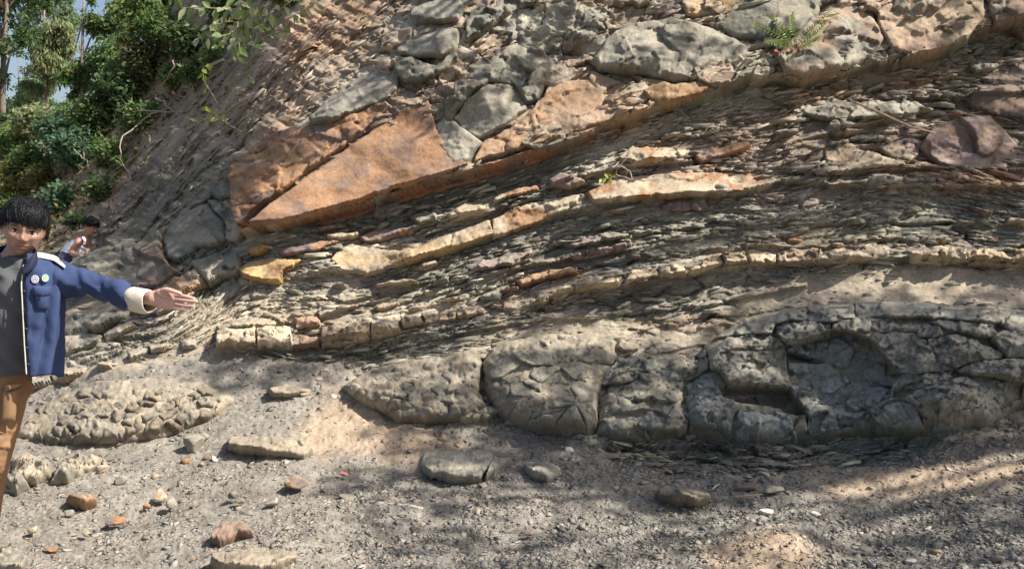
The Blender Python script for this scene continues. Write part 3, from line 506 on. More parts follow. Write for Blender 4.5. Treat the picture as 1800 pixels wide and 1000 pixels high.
for pl, hh, c, cl in [([(130,300),(230,228),(350,222),(478,232),(500,250),(530,290),(535,300),(340,310),(140,320)], .20, LC, 40), ([(132,310),(330,318),(538,308),(540,512),(400,500),(330,495),(225,500),(190,430),(140,400)], .27, LC, 60),
 ([(484,180),(540,152),(776,162),(790,196),(770,232),(640,258),(548,268),(492,220)], .26, LC, 40),
 ([(170,225),(350,120),(620,65),(900,52),(900,140),(790,155),(560,145),(480,168),(450,212),(300,215)], .20, LC * 1.05, 90), ([(905,52),(1300,50),(1700,85),(1980,120),(1980,235),(1690,225),(1640,185),(1440,165),(1270,150),(1100,135),(905,140)], .22, LC * 1.05, 90),
 ([(800,165),(905,145),(1100,140),(1270,155),(1225,230),(1000,218),(860,204),(800,195)], .20, LC, 50), ([(870,208),(1000,224),(1210,236),(1270,275),(1310,350),(1345,400),(1425,432),(1280,452),(1150,445),(1055,340),(985,258)], .22, LC, 60),
 ([(548,274),(640,266),(770,238),(745,350),(620,338),(548,308)], .09, LG, 50), ([(775,240),(860,212),(980,265),(1058,350),(1140,452),(1105,500),(960,465),(860,400),(750,352)], .08, LG, 90),
 ([(548,345),(720,358),(850,404),(880,470),(790,530),(600,530),(548,480)], .10, LG * 1.15, 120), ([(600,535),(790,535),(885,475),(960,475),(1112,528),(1112,575),(1000,638),(890,600),(640,600)], .13, LG * 1.1, 70), ([(640,606),(880,606),(995,645),(900,732),(665,745)], .13, LG * 1.05, 80),
 ([(285,655),(480,642),(560,690),(600,765),(280,768)], .12, LG * 1.2, 70), ([(1004,645),(1120,584),(1240,640),(1275,722),(1030,738)], .14, LG * 1.1, 60), ([(905,736),(990,665),(1018,690),(1026,740)], .08, LG, 50),
 ([(1112,540),(1280,530),(1430,474),(1435,440),(1290,458),(1150,458),(1112,506)], .17, LC, 40), ([(1275,190),(1440,238),(1300,262),(1222,250),(1240,200)], .21, LC, 40), ([(1285,275),(1440,245),(1560,300),(1660,340),(1665,368),(1500,400),(1430,428),(1352,398),(1312,340)], .25, LC, 44),
 ([(1280,160),(1440,172),(1640,192),(1680,225),(1600,262),(1470,235),(1380,215)], .22, LC, 60), ([(1645,235),(1800,232),(1980,250),(1980,370),(1780,375),(1690,365),(1605,272)], .27, LC, 60),
 ([(1435,440),(1500,408),(1670,380),(1780,382),(1980,385),(1980,480),(1780,508),(1600,468),(1480,458)], .27, LC * 1.05, 60), ([(1185,590),(1330,520),(1460,484),(1600,492),(1750,520),(1770,578),(1690,640),(1600,688),(1400,706),(1275,676),(1240,628)], .24, LC, 44),
 ([(1790,520),(1980,490),(1980,570),(1850,590),(1780,580)], .22, LC, 50), ([(1275,692),(1400,712),(1520,712),(1450,742),(1285,742)], .08, LG, 40), ([(5,505),(130,425),(185,445),(200,520),(262,640),(245,738),(60,718),(5,665)], .14, LG * 1.15, 60), ([(-20,430),(0,362),(110,290),(126,400),(60,436),(0,490)], .12, LC * .9, 50)]:
    relief('rock_plate', zz(pl, 3., 1200, 520), hh * .8, 1.8, g=2.2, ledge=.15, grow=2.4, facet=3, under=ua, cell=(cl / 2.1, .07), crack=(.05,.014,1), col=c, col2=c * .82, rim=1.4, parent=ln, lay=.004, ty=.0002, k=.4)
OM = [(1046,765),(1060,700),(1080,650),(1100,630),(1130,618),(1200,624),(1240,640),(1230,680),(1220,700),(1210,772),(1120,775)]
md = thing('rock_mound', 'low grey mound of interlocking rock plates between the central dome and the large lens boulder', 'rock mound', 1130, 775)
relief('core', OM, .03, 6, ledge=0., facet=0, under=under_dome(OM, .20, 40), g=3., prof='dome', cell=(30,.05), crack=(.08,.03), col=SH, col2=SHD * 1.3, parent=md)
um = under_dome(OM, .20, 40)
for pl in [[(790,282),(900,252),(918,290),(898,380),(870,420),(700,430),(655,400)], [(932,292),(1150,272),(1180,322),(1238,385),(1205,412),(1040,408),(942,350)], [(882,420),(932,352),(1040,416),(1168,500),(1118,558),(960,552),(870,540),(795,578),(760,500)],
 [(790,590),(956,560),(958,602),(782,626)], [(895,645),(970,600),(1110,564),(1200,680),(1180,725),(980,720),(902,690)], [(1175,440),(1300,390),(1360,400),(1370,480),(1200,520)], [(1122,568),(1240,524),(1400,600),(1470,690),(1300,715),(1222,690)], [(682,645),(780,630),(890,655),(960,732),(750,735),(662,710)],
 [(700,440),(755,500),(790,590),(690,640),(650,560),(660,480)], [(1185,730),(1290,720),(1200,745)], [(1215,380),(1190,330),(1260,270),(1330,290),(1320,385)]]:
    relief('rock_plate', zz(pl, 3.3333, 850, 550), .09, 1.8, g=2.2, ledge=.15, grow=2., facet=4, under=um, cell=(30,.06), crack=(.03,.010), col=SH * 1.05, col2=LG, rim=1.4, parent=md, lay=.006, k=.4)
def nodules(o, outline, Hh, edge, sx, sy, hn, col, col2, name='nodule', seed=1, skip=None, prof='dome', jit=.8, lg=.45):
    und = under_dome(outline, Hh, edge, None, lg); A = np.array(outline, float); x0, y0 = A.min(0); x1, y1 = A.max(0)
    rs = np.random.RandomState(seed); pts = []
    for j, yy in enumerate(np.arange(y0, y1 + sy, sy)):
        for xx in np.arange(x0, x1 + sx, sx): pts.append((xx + (j % 2) * sx * .5 + rs.uniform(-.5, .5) * sx * jit, yy + rs.uniform(-.5, .5) * sy * jit))
    pts = np.array(pts); ar = sx / sy
    for p in pts:
        if sdpoly(p[:1], p[1:], outline)[0] < 2 or (skip is not None and skip(p)): continue
        dd = (pts - p) * [1, ar]; dist = np.hypot(dd[:, 0], dd[:, 1]); nb = pts[(dist > .1) & (dist < 2.8 * sx)]
        def sdf(px, py, p=p, nb=nb):
            s_ = sdpoly(px, py, outline) + 2
            for q_ in nb:
                e = (q_ - p) * [1, ar]; l = np.hypot(*e)
                s_ = np.minimum(s_, -(((px - p[0]) * e[0] + (py - p[1]) * ar * e[1]) / l - l / 2))
            return s_ - .4
        bx = [(p[0] - sx * 1.5, p[1] - sy * 1.5), (p[0] + sx * 1.5, p[1] + sy * 1.5)]
        f = rs.uniform(.4, 1.6)
        relief(name, bx, hn * f, sx * .38 if prof == 'dome' else 3.5, g=2.1 if sx < 26 else 2.5, sdf=sdf, under=und, cell=(sx * .8, hn * .4), crack=(.1, hn * .15), prof=prof, col=col * rs.uniform(.88, 1.1), col2=col2 * rs.uniform(.9, 1.1), rim=2.0, parent=o, k=.4, ledge=.2, grow=1.6, facet=0 if prof == 'dome' else 5, tx=rs.uniform(-1, 1) * hn * .02, ty=rs.uniform(-.5, 1) * hn * .02)
O1 = [(846,640),(862,612),(890,600),(960,586),(1040,590),(1078,600),(1084,630),(1064,660),(1052,700),(1050,760),(1030,768),(960,762),(900,752),(868,726),(850,690)]
c1 = thing('rock_mound', 'pale cracked dome of rock in the centre, sunlit on top and shaded below', 'rock mound', 960, 765)
relief('core', O1, .03, 6, ledge=0., facet=0, under=under_dome(O1, .34, 46), g=2.6, prof='dome', cell=(22,.035), crack=(.09,.02,1), col=DUST * .9, col2=SH, parent=c1)
nodules(c1, O1, .34, 46, 50, 26, .05, SH * 1.1, GREY * .9, 'rock_plate', 5, skip=lambda p: p[1] < 626, prof='slab', jit=1.5)
O0 = [(598,684),(640,650),(720,630),(800,616),(840,614),(850,640),(844,690),(858,722),(820,744),(700,744),(672,726),(640,716)]
c0 = thing('rock_mound', 'grey knobbly mound with round nodules left of the central dome, half in shade', 'rock mound', 730, 745)
relief('core', O0, .03, 6, ledge=0., facet=0, under=under_dome(O0, .26, 36), g=2.6, prof='dome', cell=(22,.03), crack=(.08,.02,1), col=DUST * .75, col2=SH, parent=c0)
nodules(c0, O0, .26, 36, 23, 17, .038, SH * 1.05, GREY * .85, 'nodule', 7, skip=lambda p: p[1] < 650 and p[0] > 700)
O2 = [(798,738),(812,718),(845,710),(878,716),(882,730),(850,744),(815,748)]
c2_ = thing('rock_mound', 'small knobbly heap of rounded stones at the foot between the two middle mounds', 'rock mound', 840, 745)
relief('core', O2, .03, 6, ledge=0., facet=0, under=under_dome(O2, .12, 14), prof='dome', col=DUST, parent=c2_); nodules(c2_, O2, .16, 14, 18, 13, .04, DUST, GREY, 'nodule', 9)
O3 = [(28,772),(30,746),(60,722),(110,692),(170,669),(260,663),(350,668),(402,686),(414,706),(384,732),(330,756),(290,772),(200,778),(100,776)]
c3 = thing('rock_mound', 'long sunlit mound of lumpy nodules at the lower left, next to the brown trousers', 'rock mound', 220, 778)
relief('core', O3, .03, 6, ledge=0., facet=0, under=under_dome(O3, .17, 40, None, .7), g=2.6, prof='dome', cell=(20,.03), crack=(.08,.015,1), col=DUST * .85, col2=GREY * .8, parent=c3)
nodules(c3, O3, .17, 40, 24, 18, .062, DUST * .55, GREY * .62, 'nodule', 11, skip=lambda p: p[1] < 690 or p[0] > 372, jit=1.2, lg=.7)
for pl, lb, c in [([(18,850),(22,808),(48,794),(80,806),(96,824),(90,842),(60,852)], 'pale rounded rock beside the trouser leg, lower left', DUST), ([(88,850),(104,812),(140,798),(186,806),(190,820),(150,832),(120,850)], 'tan rounded rock right of the one beside the trouser leg', DUST),
 ([(0,838),(20,832),(40,838),(52,856),(30,868),(0,866)], 'low crumbly rock in front of the pale rounded rock', GREY)]:
    T(relief('boulder', pl, .16, 12, g=2., prof='dome', cell=(20,.07), crack=(.08,.02,1), col=c, col2=GREY), lb, 'boulder')
for pl, lb, c in [([(402,792),(404,768),(440,766),(500,772),(540,780),(550,792),(534,806),(470,800),(420,796)], 'long tan slab half buried in the scree, left of the middle', DUST),
 ([(738,820),(744,800),(770,792),(830,792),(868,800),(862,830),(846,848),(800,846),(752,834)], 'large layered grey slab lying on the scree near the middle', GREY * 1.15), ([(866,800),(896,804),(890,812),(868,836),(850,846),(860,826)], 'cracked-off end of the large layered slab', GREY * 1.1),
 ([(918,822),(926,811),(958,812),(984,822),(988,834),(962,848),(940,842)], 'angular grey stone right of the large layered slab', GREY),
 ([(1152,868),(1170,858),(1215,858),(1250,868),(1248,880),(1222,890),(1180,888),(1160,880)], 'flat oval brown-grey slab embedded in the shaded gravel', np.array([.21,.18,.13])),
 ([(368,990),(400,972),(450,964),(520,970),(524,990),(480,1010),(390,1014)], 'pale flat slab at the lower edge, left of the middle', DUST), ([(370,958),(376,946),(398,922),(424,918),(440,930),(446,944),(420,950),(388,964)], 'reddish brown slab tilted on the gravel, lower left', np.array([.25,.165,.12])),
 ([(116,882),(124,876),(170,874),(170,886),(150,894),(130,890)], 'flat orange-tan flake on the gravel below the tan rounded rock', ORA * .7 + BUFF * .3), ([(-10,980),(0,966),(30,972),(50,990),(40,1012),(-10,1012)], 'grey broken stone in the lower left corner', GREY),
 ([(470,690),(500,676),(540,680),(542,692),(505,698),(480,700)], 'half buried crumbly rock on the sandy hump', DUST * .9), ([(1082,612),(1090,600),(1118,606),(1122,616),(1106,622),(1090,624)], 'small loose wedge of rock on the shoulder of the central dome', DUST)]:
    T(relief('flat_stone', pl, .13, 3.5, facet=2, ledge=.6, tx=np.random.RandomState(len(lb)).uniform(-.0004, .0004), g=2., cell=(36,.03), crack=(.03,.01), lay=.012, col=c, col2=c * .8, prof='slab', rim=1.6), lb, 'stone slab')
# ------------------------------------------------------------ loose stones, plates and chips
def facet_rock(name, x, y, wpx, hpx, col, seed, flat=1., lift=.35, col2=None, sub=3, rot=None):
    """closed angular stone cut by random planes, resting on the ground"""
    bm = bmesh.new(); bmesh.ops.create_icosphere(bm, subdivisions=sub, radius=1.)
    V = np.array([v.co[:] for v in bm.verts]); F_ = np.array([[v.index for v in f.verts] for f in bm.faces]); bm.free()
    rs = np.random.RandomState(seed)
    for _ in range(13):
        n = rs.normal(size=3); n /= np.linalg.norm(n); d = rs.uniform(.45, .8); k = np.maximum(V @ n - d, 0); V = V - k[:, None] * n
    V += .02 * rs.normal(size=V.shape)
    P_ = surf(np.array([float(x)]), np.array([float(y)]))[0]; s = (P_[1]) / FX / cp
    V = V / np.abs(V).max(0) * [wpx * s / 2, (wpx + hpx) * s / 4 * flat, hpx * s / 2]
    a = rs.uniform(-.3, .3) if rot is None else rot; c_, s_ = math.cos(a), math.sin(a); V = V @ np.array([[c_, 0, s_], [0, 1, 0], [-s_, 0, c_]])
    V = V + P_ + [0, 0, hpx * s * lift]
    c = np.asarray(col) * (1 + .12 * rs.normal(size=(len(V), 1)) * .5)
    if col2 is not None: m = sstep(.4, .6, vn(V[:, 0] * 18, V[:, 2] * 18 + V[:, 1] * 9, seed))[:, None]; c = c * (1 - m) + np.asarray(col2) * m
    return obj(name, V, F_, c, M_rock)
STN = [(342,792,36,42,GREY*.85,'large grey stone standing on a small heap of red and grey stones',None),(328,816,20,14,ORA*.8,'orange stone at the foot of the large grey stone',None),(356,772,22,14,GREY*.8,'flat grey stone behind the large grey stone',None),
 (364,808,14,9,ORA*.6,'little reddish stone right of the large grey stone',None),(353,820,14,10,PUR*1.6,'mauve chip in front of the large grey stone',None),(376,810,10,12,np.array([.5,.5,.5]),'whitish upright chip beside the large grey stone',None),
 (213,850,26,18,GREY*.7,'dark grey stone alone on the gravel, left of the small heap',None),(516,858,50,26,OCH*.6,'brown and yellow stone lying on the scree below the long tan slab',PUR*1.3),(480,887,28,14,GREY*1.1,'pale grey stone below the brown and yellow stone',None),
 (410,876,20,16,GREY*.6,'dark stone with a sharp shadow left of the pale grey stone',None),(422,884,24,10,BRN*1.2,'brown flat stone touching the dark stone',None),(283,882,26,26,BUFF*1.1,'cream and orange upright stone in the lower left gravel',ORA*.7),(303,894,22,22,GREY*.8,'grey stone right of the cream upright stone',None),
 (258,893,14,10,ORA*.8,'small orange chip left of the cream upright stone',None),(205,922,36,16,ORA*.8,'orange pinkish flat stone, lower left',PUR*1.6),(58,937,16,16,BUFF*.9,'buff stone near the lower left corner',None),(90,967,24,8,ORA*.7,'thin reddish flake near the lower left corner',None),
 (272,845,18,14,BUFF*.9,'faded pink stone half sunk in the gravel',None),(122,905,18,12,GREY*.9,'small grey-brown stone left of the orange pinkish stone',None),(605,836,22,8,np.array([.45,.16,.14]),'red flake lying on the dark gravel',None),(940,884,30,9,GREY*1.2,'bluish flat chip on the shaded gravel',None),
 (1344,902,30,12,np.array([.5,.46,.4]),'white angular stone in the sunlit patch at lower right',None),(1432,906,20,9,np.array([.48,.4,.34]),'cream flat chip right of the white angular stone',None),(1645,974,26,12,OCH*.6,'ochre pebble at the lower right',None),(1600,990,24,14,np.array([.42,.42,.42]),'light grey stone at the bottom right',None),
 (1358,866,40,18,GREY*.9,'rounded grey slate in the damp hollow right of the oval slab',None),(1310,858,50,8,PUR,'thin dark red-brown flake in the damp hollow',None),(560,672,16,10,DUST,'small dusty stone on the sandy hump',None),(585,700,20,9,np.array([.5,.46,.4]),'pale flake on the sandy hump',None),(535,696,24,14,BUFF,'tan angular stone left on the sandy hump',None),
 (1000,792,16,8,np.array([.5,.48,.42]),'white chip at the foot of the low grey mound',None),(1082,862,20,12,BUFF*.9,'tan pebble left of the oval slab',None),(688,880,20,10,GREY*.9,'grey chip left of the pale stick',None),(612,880,34,14,GREY*.8,'half sunk bluish stone on dark gravel above the red-brown slab',None),
 (1750,986,30,14,SHD*1.5,'dark stone at the lower right corner',None),(1520,968,26,10,GREY*1.2,'light flat stone below the sunlit patch',None),(650,955,18,9,GREY*.9,'flat grey chip low in the middle gravel',None),(930,940,22,10,BRN*1.4,'brown pebble in the middle foreground',None),(150,940,18,12,DUST,'dusty stone between the lower left flakes',None),(740,925,16,8,BUFF,'small buff chip below the pale stick',None)]
for i, (x, y, a, b, c, lb, c2) in enumerate(STN): tag(facet_rock('stone', x, y, a * 1.05, b * 1.1, c, 50 + i, col2=c2, sub=3 if a > 20 else 2), lb, 'stone')
# pale stick
def tube(pts, rad, n=6):
    pts = np.array(pts, float); rad = np.broadcast_to(rad, len(pts)); V = []; F_ = []
    for i, p in enumerate(pts):
        d = pts[min(i + 1, len(pts) - 1)] - pts[max(i - 1, 0)]; d /= np.linalg.norm(d) + 1e-9
        a = np.cross(d, [0, 0, 1.] if abs(d[2]) < .9 else [1., 0, 0]); a /= np.linalg.norm(a); b = np.cross(d, a)
        for k in range(n): t = 2 * math.pi * k / n; V.append(p + rad[i] * (a * math.cos(t) + b * math.sin(t)))
        if i:
            for k in range(n): F_.append([(i - 1) * n + k, (i - 1) * n + (k + 1) % n, i * n + (k + 1) % n, i * n + k])
    V += [pts[0], pts[-1]]; m = len(V)
    F_ += [[m - 2, (k + 1) % n, k, k] for k in range(n)] and []
    T3 = [[m - 2, (k + 1) % n, k] for k in range(n)] + [[m - 1, (len(pts) - 1) * n + k, (len(pts) - 1) * n + (k + 1) % n] for k in range(n)]
    return np.array(V), [np.array(F_), np.array(T3)]
def stick(name, pp, r, col, label, cat, lift=.01):
    X = np.array([p[0] for p in pp], float); Y = np.array([p[1] for p in pp], float); W = surf(X, Y) + [0, 0, lift]
    if lift < .03: W += (low(X, Y))[:, None] * pushdir(X, Y)
    v, f = tube(W, r); return tag(obj(name, v, f, np.tile(col, (len(v), 1)), M_bark), label, cat)
stick('stick', [(662,888),(690,892),(720,895),(743,900)], [.002,.006,.009,.007], (.55,.47,.38), 'pale split stick lying on the gravel in the foreground', 'stick', .02)
stick('stick', [(1285,556),(1305,548),(1330,540),(1344,534)], [.008,.008,.006,.003], (.42,.36,.26), 'dry stick lying on the thin beds left of the large lens boulder', 'stick', .13)
stick('stick', [(1286,879),(1310,877),(1340,874)], [.003,.004,.002], (.5,.38,.2), 'thin yellowish twig in the damp hollow at lower right', 'twig', .02)
stick('stick', [(1252,866),(1258,860),(1265,856)], [.004,.004,.003], (.6,.58,.5), 'short whitish twig right of the oval slab', 'twig', .02)
stick('stick', [(1490,258),(1540,280),(1600,308),(1640,318)], [.008,.010,.008,.004], (.45,.30,.2), 'dry brown stick leaning across the tan wedge block', 'stick', .38)
# --- plates
rng = np.random.RandomState(4)
def sample(A, px, py):
    ix = np.clip(((px + 24) / 2).round().astype(int) + 59, 0, nx - 1); iy = np.clip(((py + 22) / GSY).round().astype(int) + 59, 0, ny - 1)
    return A.reshape((ny, nx) + A.shape[2:] if A.ndim > 2 else (ny, nx))[iy, ix]
Cg = C.reshape(ny, nx, 3)
def prisms(cen, U, Vt, N_, L_, T_, D_, k=6, jit=.25):
    """k-gon plates: outline in the (U,N) plane, thickness along Vt -> verts (n,2k,3), quads"""
    n = len(cen); a = (np.arange(k) + .5)[None] / k * 2 * np.pi + rng.uniform(-.35, .35, (n, k)); r = 1 + rng.uniform(-jit, jit, (n, k))
    u = np.cos(a) * r * .5 * L_[:, None]; d = np.sin(a) * r * .5 * D_[:, None]; out = []
    for s_ in (-.5, .5):
        tt = (s_ + rng.uniform(-.16, .16, (n, k))) * T_[:, None]; sc = rng.uniform(.82, 1.0, (n, k))
        out.append(cen[:, None] + (u * sc)[..., None] * U[:, None] + (d * sc)[..., None] * N_[:, None] + tt[..., None] * Vt[:, None])
    W = np.concatenate(out, 1); f = []
    for i in range(k): j = (i + 1) % k; f.append([i, j, k + j, k + i])
    if k == 6: f += [[5, 4, 3, 0], [3, 2, 1, 0], [6, 9, 10, 11], [6, 7, 8, 9]]
    elif k == 5: f += [[4, 3, 2, 1], [9, 6, 7, 8]]; 
    else: f += [[3, 2, 1, 0], [4, 5, 6, 7]]
    return W, np.array(f)
def emit(W, f, cols, big, name_big, name_stuff, parent, mat, size):
    n, kk = W.shape[:2]; order = np.argsort(-size); one = order[:big]; rest = order[big:]
    for i in one:
        obj(name_big, W[i], f, np.tile(cols[i], (kk, 1)), mat, parent)
    F_ = (f[None] + (np.arange(len(rest)) * kk)[:, None, None]).reshape(-1, 4)
    o = obj(name_stuff, W[rest].reshape(-1, 3), F_, np.repeat(cols[rest], kk, 0), mat, parent); tag(o, kind='stuff'); return o
n = 46000
qx = rng.uniform(-20, 1820, n); qy = rng.uniform(-20, 845, n)
dens = sample(shale, qx, qy) * (sstep(.30, .62, vn(qx / 90, bed(qx, qy) / 24, 90)) * .9 + .06) * (1 - .85 * sample(solid, qx, qy))
dens *= np.where(qy < ridge(qx) + 30, 0, 1) * (1 - .75 * sample(pmask(GX, GYc, SOILZ[2], 20), qx, qy)); dens = np.maximum(dens * (1 - .62 * sample(up_left, qx, qy)), .75 * sample(slate, qx, qy)); keep = rng.rand(n) < dens
qx = qx[keep]; qy = qy[keep]; n = len(qx)
ang = beddir(qx, qy) + rng.normal(0, .10, n)
Pc = surf(qx, qy); U = surf(qx + 5 * np.cos(ang), qy + 5 * np.sin(ang)) - Pc; U /= np.linalg.norm(U, axis=1, keepdims=True)
Nn = pushdir(qx, qy, .45); Vt = np.cross(U, Nn); Vt /= np.linalg.norm(Vt, axis=1, keepdims=True); Nn = np.cross(Vt, U)
pxm = Pc[:, 1] / FX
Lp = np.clip(rng.lognormal(2.55, .50, n), 6, 60); Lp *= np.where(qx < 420, .8, 1.) * np.where(qy < 300, 1.15, 1)
Tp = np.clip(Lp * rng.uniform(.06, .16, n), 1.3, 7.0); L_ = Lp * pxm; T_ = Tp * pxm; D_ = L_ * rng.uniform(.55, .9, n)
tl = rng.normal(0, .10, n); Nn = Nn * np.cos(tl)[:, None] + Vt * np.sin(tl)[:, None]; Vt = np.cross(U, Nn)
cen = Pc + (sample(H, qx, qy) + D_ * rng.uniform(-.30, .05, n))[:, None] * pushdir(qx, qy)
cc = sample(Cg, qx, qy) * rng.uniform(.8, 1.3, (n, 1)); gm = (rng.rand(n) < .3)[:, None]; cc = np.where(gm, cc * .45 + GREY * 1.2 * .55, cc)
W, f = prisms(cen, U, Vt, Nn, L_, T_, D_, k=5, jit=.35)
emit(W, f, cc, 300, 'shale_plate', 'shale_flakes', cliff, M_chip, Lp * Tp)
# --- chips on the scree
n = 86000
qx = rng.uniform(-20, 1830, n); qy = 560 + 480 * rng.rand(n) ** .85
g_ = sample(isg, qx, qy); den = g_ * (.42 + .58 * sstep(.35, .7, vn(qx / 70, qy / 30, 91))) * (.55 + .45 * sstep(600, 1100, qx + qy * .5 - 400)) * (1 - .7 * sample(soil, qx, qy)) + .9 * sample(pmask(GX, GYc, DUSTZ[2], 10), qx, qy)
den *= 1 - .6 * sample(dust, qx, qy) * (qx < 1250); keep = rng.rand(n) < den; qx = qx[keep]; qy = qy[keep]; n = len(qx)
Pc = surf(qx, qy); pxm = Pc[:, 1] / FX; a = rng.uniform(0, 2 * np.pi, n); nn = rng.normal(0, .30, (n, 3)) + [0, -.05, 1]; nn /= np.linalg.norm(nn, axis=1, keepdims=True)
U = np.stack([np.cos(a), np.sin(a), 0 * a], 1); U -= nn * (U * nn).sum(1, keepdims=True); U /= np.linalg.norm(U, axis=1, keepdims=True); B = np.cross(nn, U)
Lp = np.clip(rng.lognormal(1.66, .52, n), 2.4, 26) * (1 + .25 * sstep(850, 1000, qy)); L_ = Lp * pxm; T_ = L_ * rng.uniform(.07, .2, n); D_ = L_ * rng.uniform(.4, .9, n)
cen = Pc + [0, 0, 1] * (sample(H, qx, qy) + T_ * .35)[:, None]
base = sample(Cg, qx, qy); tint = np.array([[.29,.265,.22],[.22,.215,.195],[.42,.385,.32],[.165,.16,.14],[.33,.255,.18],[.30,.18,.12]])[rng.choice(6, n, p=[.3,.25,.14,.2,.09,.02])]
cc = base * .5 + tint * .5 * rng.uniform(.8, 1.25, (n, 1))
W, f = prisms(cen, U, nn, B, L_, T_, D_, k=5)
emit(W, f, cc, 300, 'stone_chip', 'gravel', ground, M_chip, Lp)

# dry leaves and bits of twig strewn over the scree
n = 420; qx = rng.uniform(0, 1800, n); qy = rng.uniform(680, 1000, n); k = sample(isg, qx, qy) > .5; qx, qy = qx[k], qy[k]; n = len(qx)
Pc = surf(qx, qy) + [0, 0, 1] * (sample(H, qx, qy) + .012)[:, None]; a = rng.uniform(0, 6.28, n); U = np.stack([np.cos(a), np.sin(a), rng.normal(0, .12, n)], 1); nn = np.tile([0., 0, 1], (n, 1)); B = np.cross(nn, U); tw = rng.rand(n) < .45
L_ = np.where(tw, rng.uniform(.03, .10, n), rng.uniform(.018, .04, n)); W, f = prisms(Pc, U, nn, B, L_, np.where(tw, .003, .002), np.where(tw, .004, L_ * .45), k=5)
o = obj('leaf_litter', W.reshape(-1, 3), (f[None] + (np.arange(n) * W.shape[1])[:, None, None]).reshape(-1, 4), np.repeat(np.array([.24,.17,.10]) * rng.uniform(.5, 1.6, (n, 1)), W.shape[1], 0), M_chip); tag(o, kind='stuff')
# ------------------------------------------------------------ plants
rg = np.random.RandomState(21)
def leafquads(cen, size, droop=.3, asp=.42, seed=0, dirs=None):
    rs = np.random.RandomState(seed); n = len(cen)
    d = rs.normal(size=(n, 3)); d[:, 2] = d[:, 2] * .6 - droop * 2
    if dirs is not None: d = d * .45 + dirs
    d /= np.linalg.norm(d, axis=1, keepdims=True); s = np.cross(d, rs.normal(size=(n, 3))); s /= np.linalg.norm(s, axis=1, keepdims=True)
    nn = np.cross(d, s); L_ = (size * rs.uniform(.6, 1.35, n))[:, None]
    a = cen; b = cen + d * L_ * .45 + s * L_ * asp * .5 + nn * L_ * .06; c = cen + d * L_; e = cen + d * L_ * .45 - s * L_ * asp * .5 + nn * L_ * .06
    return np.stack([a, b, c, e], 1).reshape(-1, 3), (np.arange(n)[:, None] * 4 + np.arange(4)[None])
def leafcols(n, base, seed, var=.3):
    rs = np.random.RandomState(seed); c = np.array(base) * rs.uniform(1 - var, 1 + var, (n, 1)) * (1 + rs.normal(0, .07, (n, 3))); y = rs.rand(n) < .04
    c[y] = np.array([.30, .24, .06]) * rs.uniform(.7, 1.1, (y.sum(), 1)); return np.repeat(c.clip(.005, 1), 4, 0)
G1 = (.12, .19, .06); G2 = (.16, .23, .075); G3 = (.27, .31, .15); GY_ = (.22, .22, .07); GD = (.08, .13, .05); GB = (.10,.18,.10)
def tree(label, x, basey, Y, topy, clumps, leaf, base, n, droop=.4, asp=.35, tr=.12, tcol=(.20,.16,.13), cat='tree', name='tree', group=None, seed=1, limbs=True):
    rs = np.random.RandomState(seed); s = Y / FX
    foot = pt(x, basey, Y); o = tag(empty(name, tuple(foot)), label, cat, group)
    top = pt(x + rs.uniform(-8, 8), topy, Y)
    n_ = 9; t = np.linspace(0, 1, n_)[:, None]; line = foot * (1 - t) + top * t + np.cumsum(rs.normal(0, .02 * abs(top[2] - foot[2]) / 4, (n_, 3)), 0) * [1, 1, 0]
    V, F_ = tube(line, np.linspace(tr, tr * .3, n_), 7); obj('trunk', V, F_, np.tile(tcol, (len(V), 1)), M_bark, o)
    cen = []; dirs = []
    LV, LF = [], []; off = 0
    for (cx, cy, r) in clumps:
        c = pt(cx, cy, Y + rs.uniform(-1, 1) * r * s * .8); R_ = r * s
        k = max(30, int(n * r * r / sum(q[2] ** 2 for q in clumps)))
        sub = rs.normal(size=(max(5, int(k / 38)), 3)); sub = sub / np.linalg.norm(sub, axis=1, keepdims=True) * (rs.rand(len(sub), 1) ** .5) * R_ * [1, 1, .85] + c
        w_ = sub[rs.randint(len(sub), size=k)] + rs.normal(size=(k, 3)) * R_ * [.17, .17, .13]; cen.append(w_)
        if limbs:
            j = min(n_ - 1, int(n_ * np.clip((c[2] - foot[2]) / (top[2] - foot[2] + 1e-6) * .8, .1, .95))); a = line[j]
            mid = (a + c) / 2 + [0, 0, .12 * R_]; V, F_ = tube([a, mid, c], [tr * .4, tr * .25, tr * .08], 5); LV.append(V); LF.append([f + off for f in F_]); off += len(V)
            for q in sub[:7]:
                V, F_ = tube([c, (c + q) / 2 + rs.normal(size=3) * .08 * R_, q], [tr * .1, tr * .08, tr * .04], 4); LV.append(V); LF.append([f + off for f in F_]); off += len(V)
    if LV: V = np.concatenate(LV); obj('limbs', V, [np.concatenate([f[0] for f in LF]), np.concatenate([f[1] for f in LF])], np.tile(tcol, (len(V), 1)), M_bark, o)
    cen = np.concatenate(cen); V, F_ = leafquads(cen, leaf * .78, droop, asp, seed); obj('crown', V, F_, leafcols(len(cen), base, seed), M_leaf, o); return o
def rc(x0, x1, y0, y1, k, r0, r1, seed): rs = np.random.RandomState(seed); return [(rs.uniform(x0, x1), rs.uniform(y0, y1), rs.uniform(r0, r1)) for _ in range(k)]
tree('dark leafy tree filling the upper left corner', 15, 420, 24, -120, rc(-110, 70, -80, 60, 9, 34, 50, 1) + rc(-60, 40, 60, 235, 9, 26, 42, 2), .22, GD, 13000, seed=1)
tree('tall pale green weeping tree with hanging leaves, right of the corner tree', 95, 420, 26, 20, rc(62, 130, 50, 130, 9, 18, 26, 3) + [(112,80,22),(80,110,26),(60,150,18)], .26, G3, 12000, droop=1.2, asp=.2, tr=.08, seed=2)
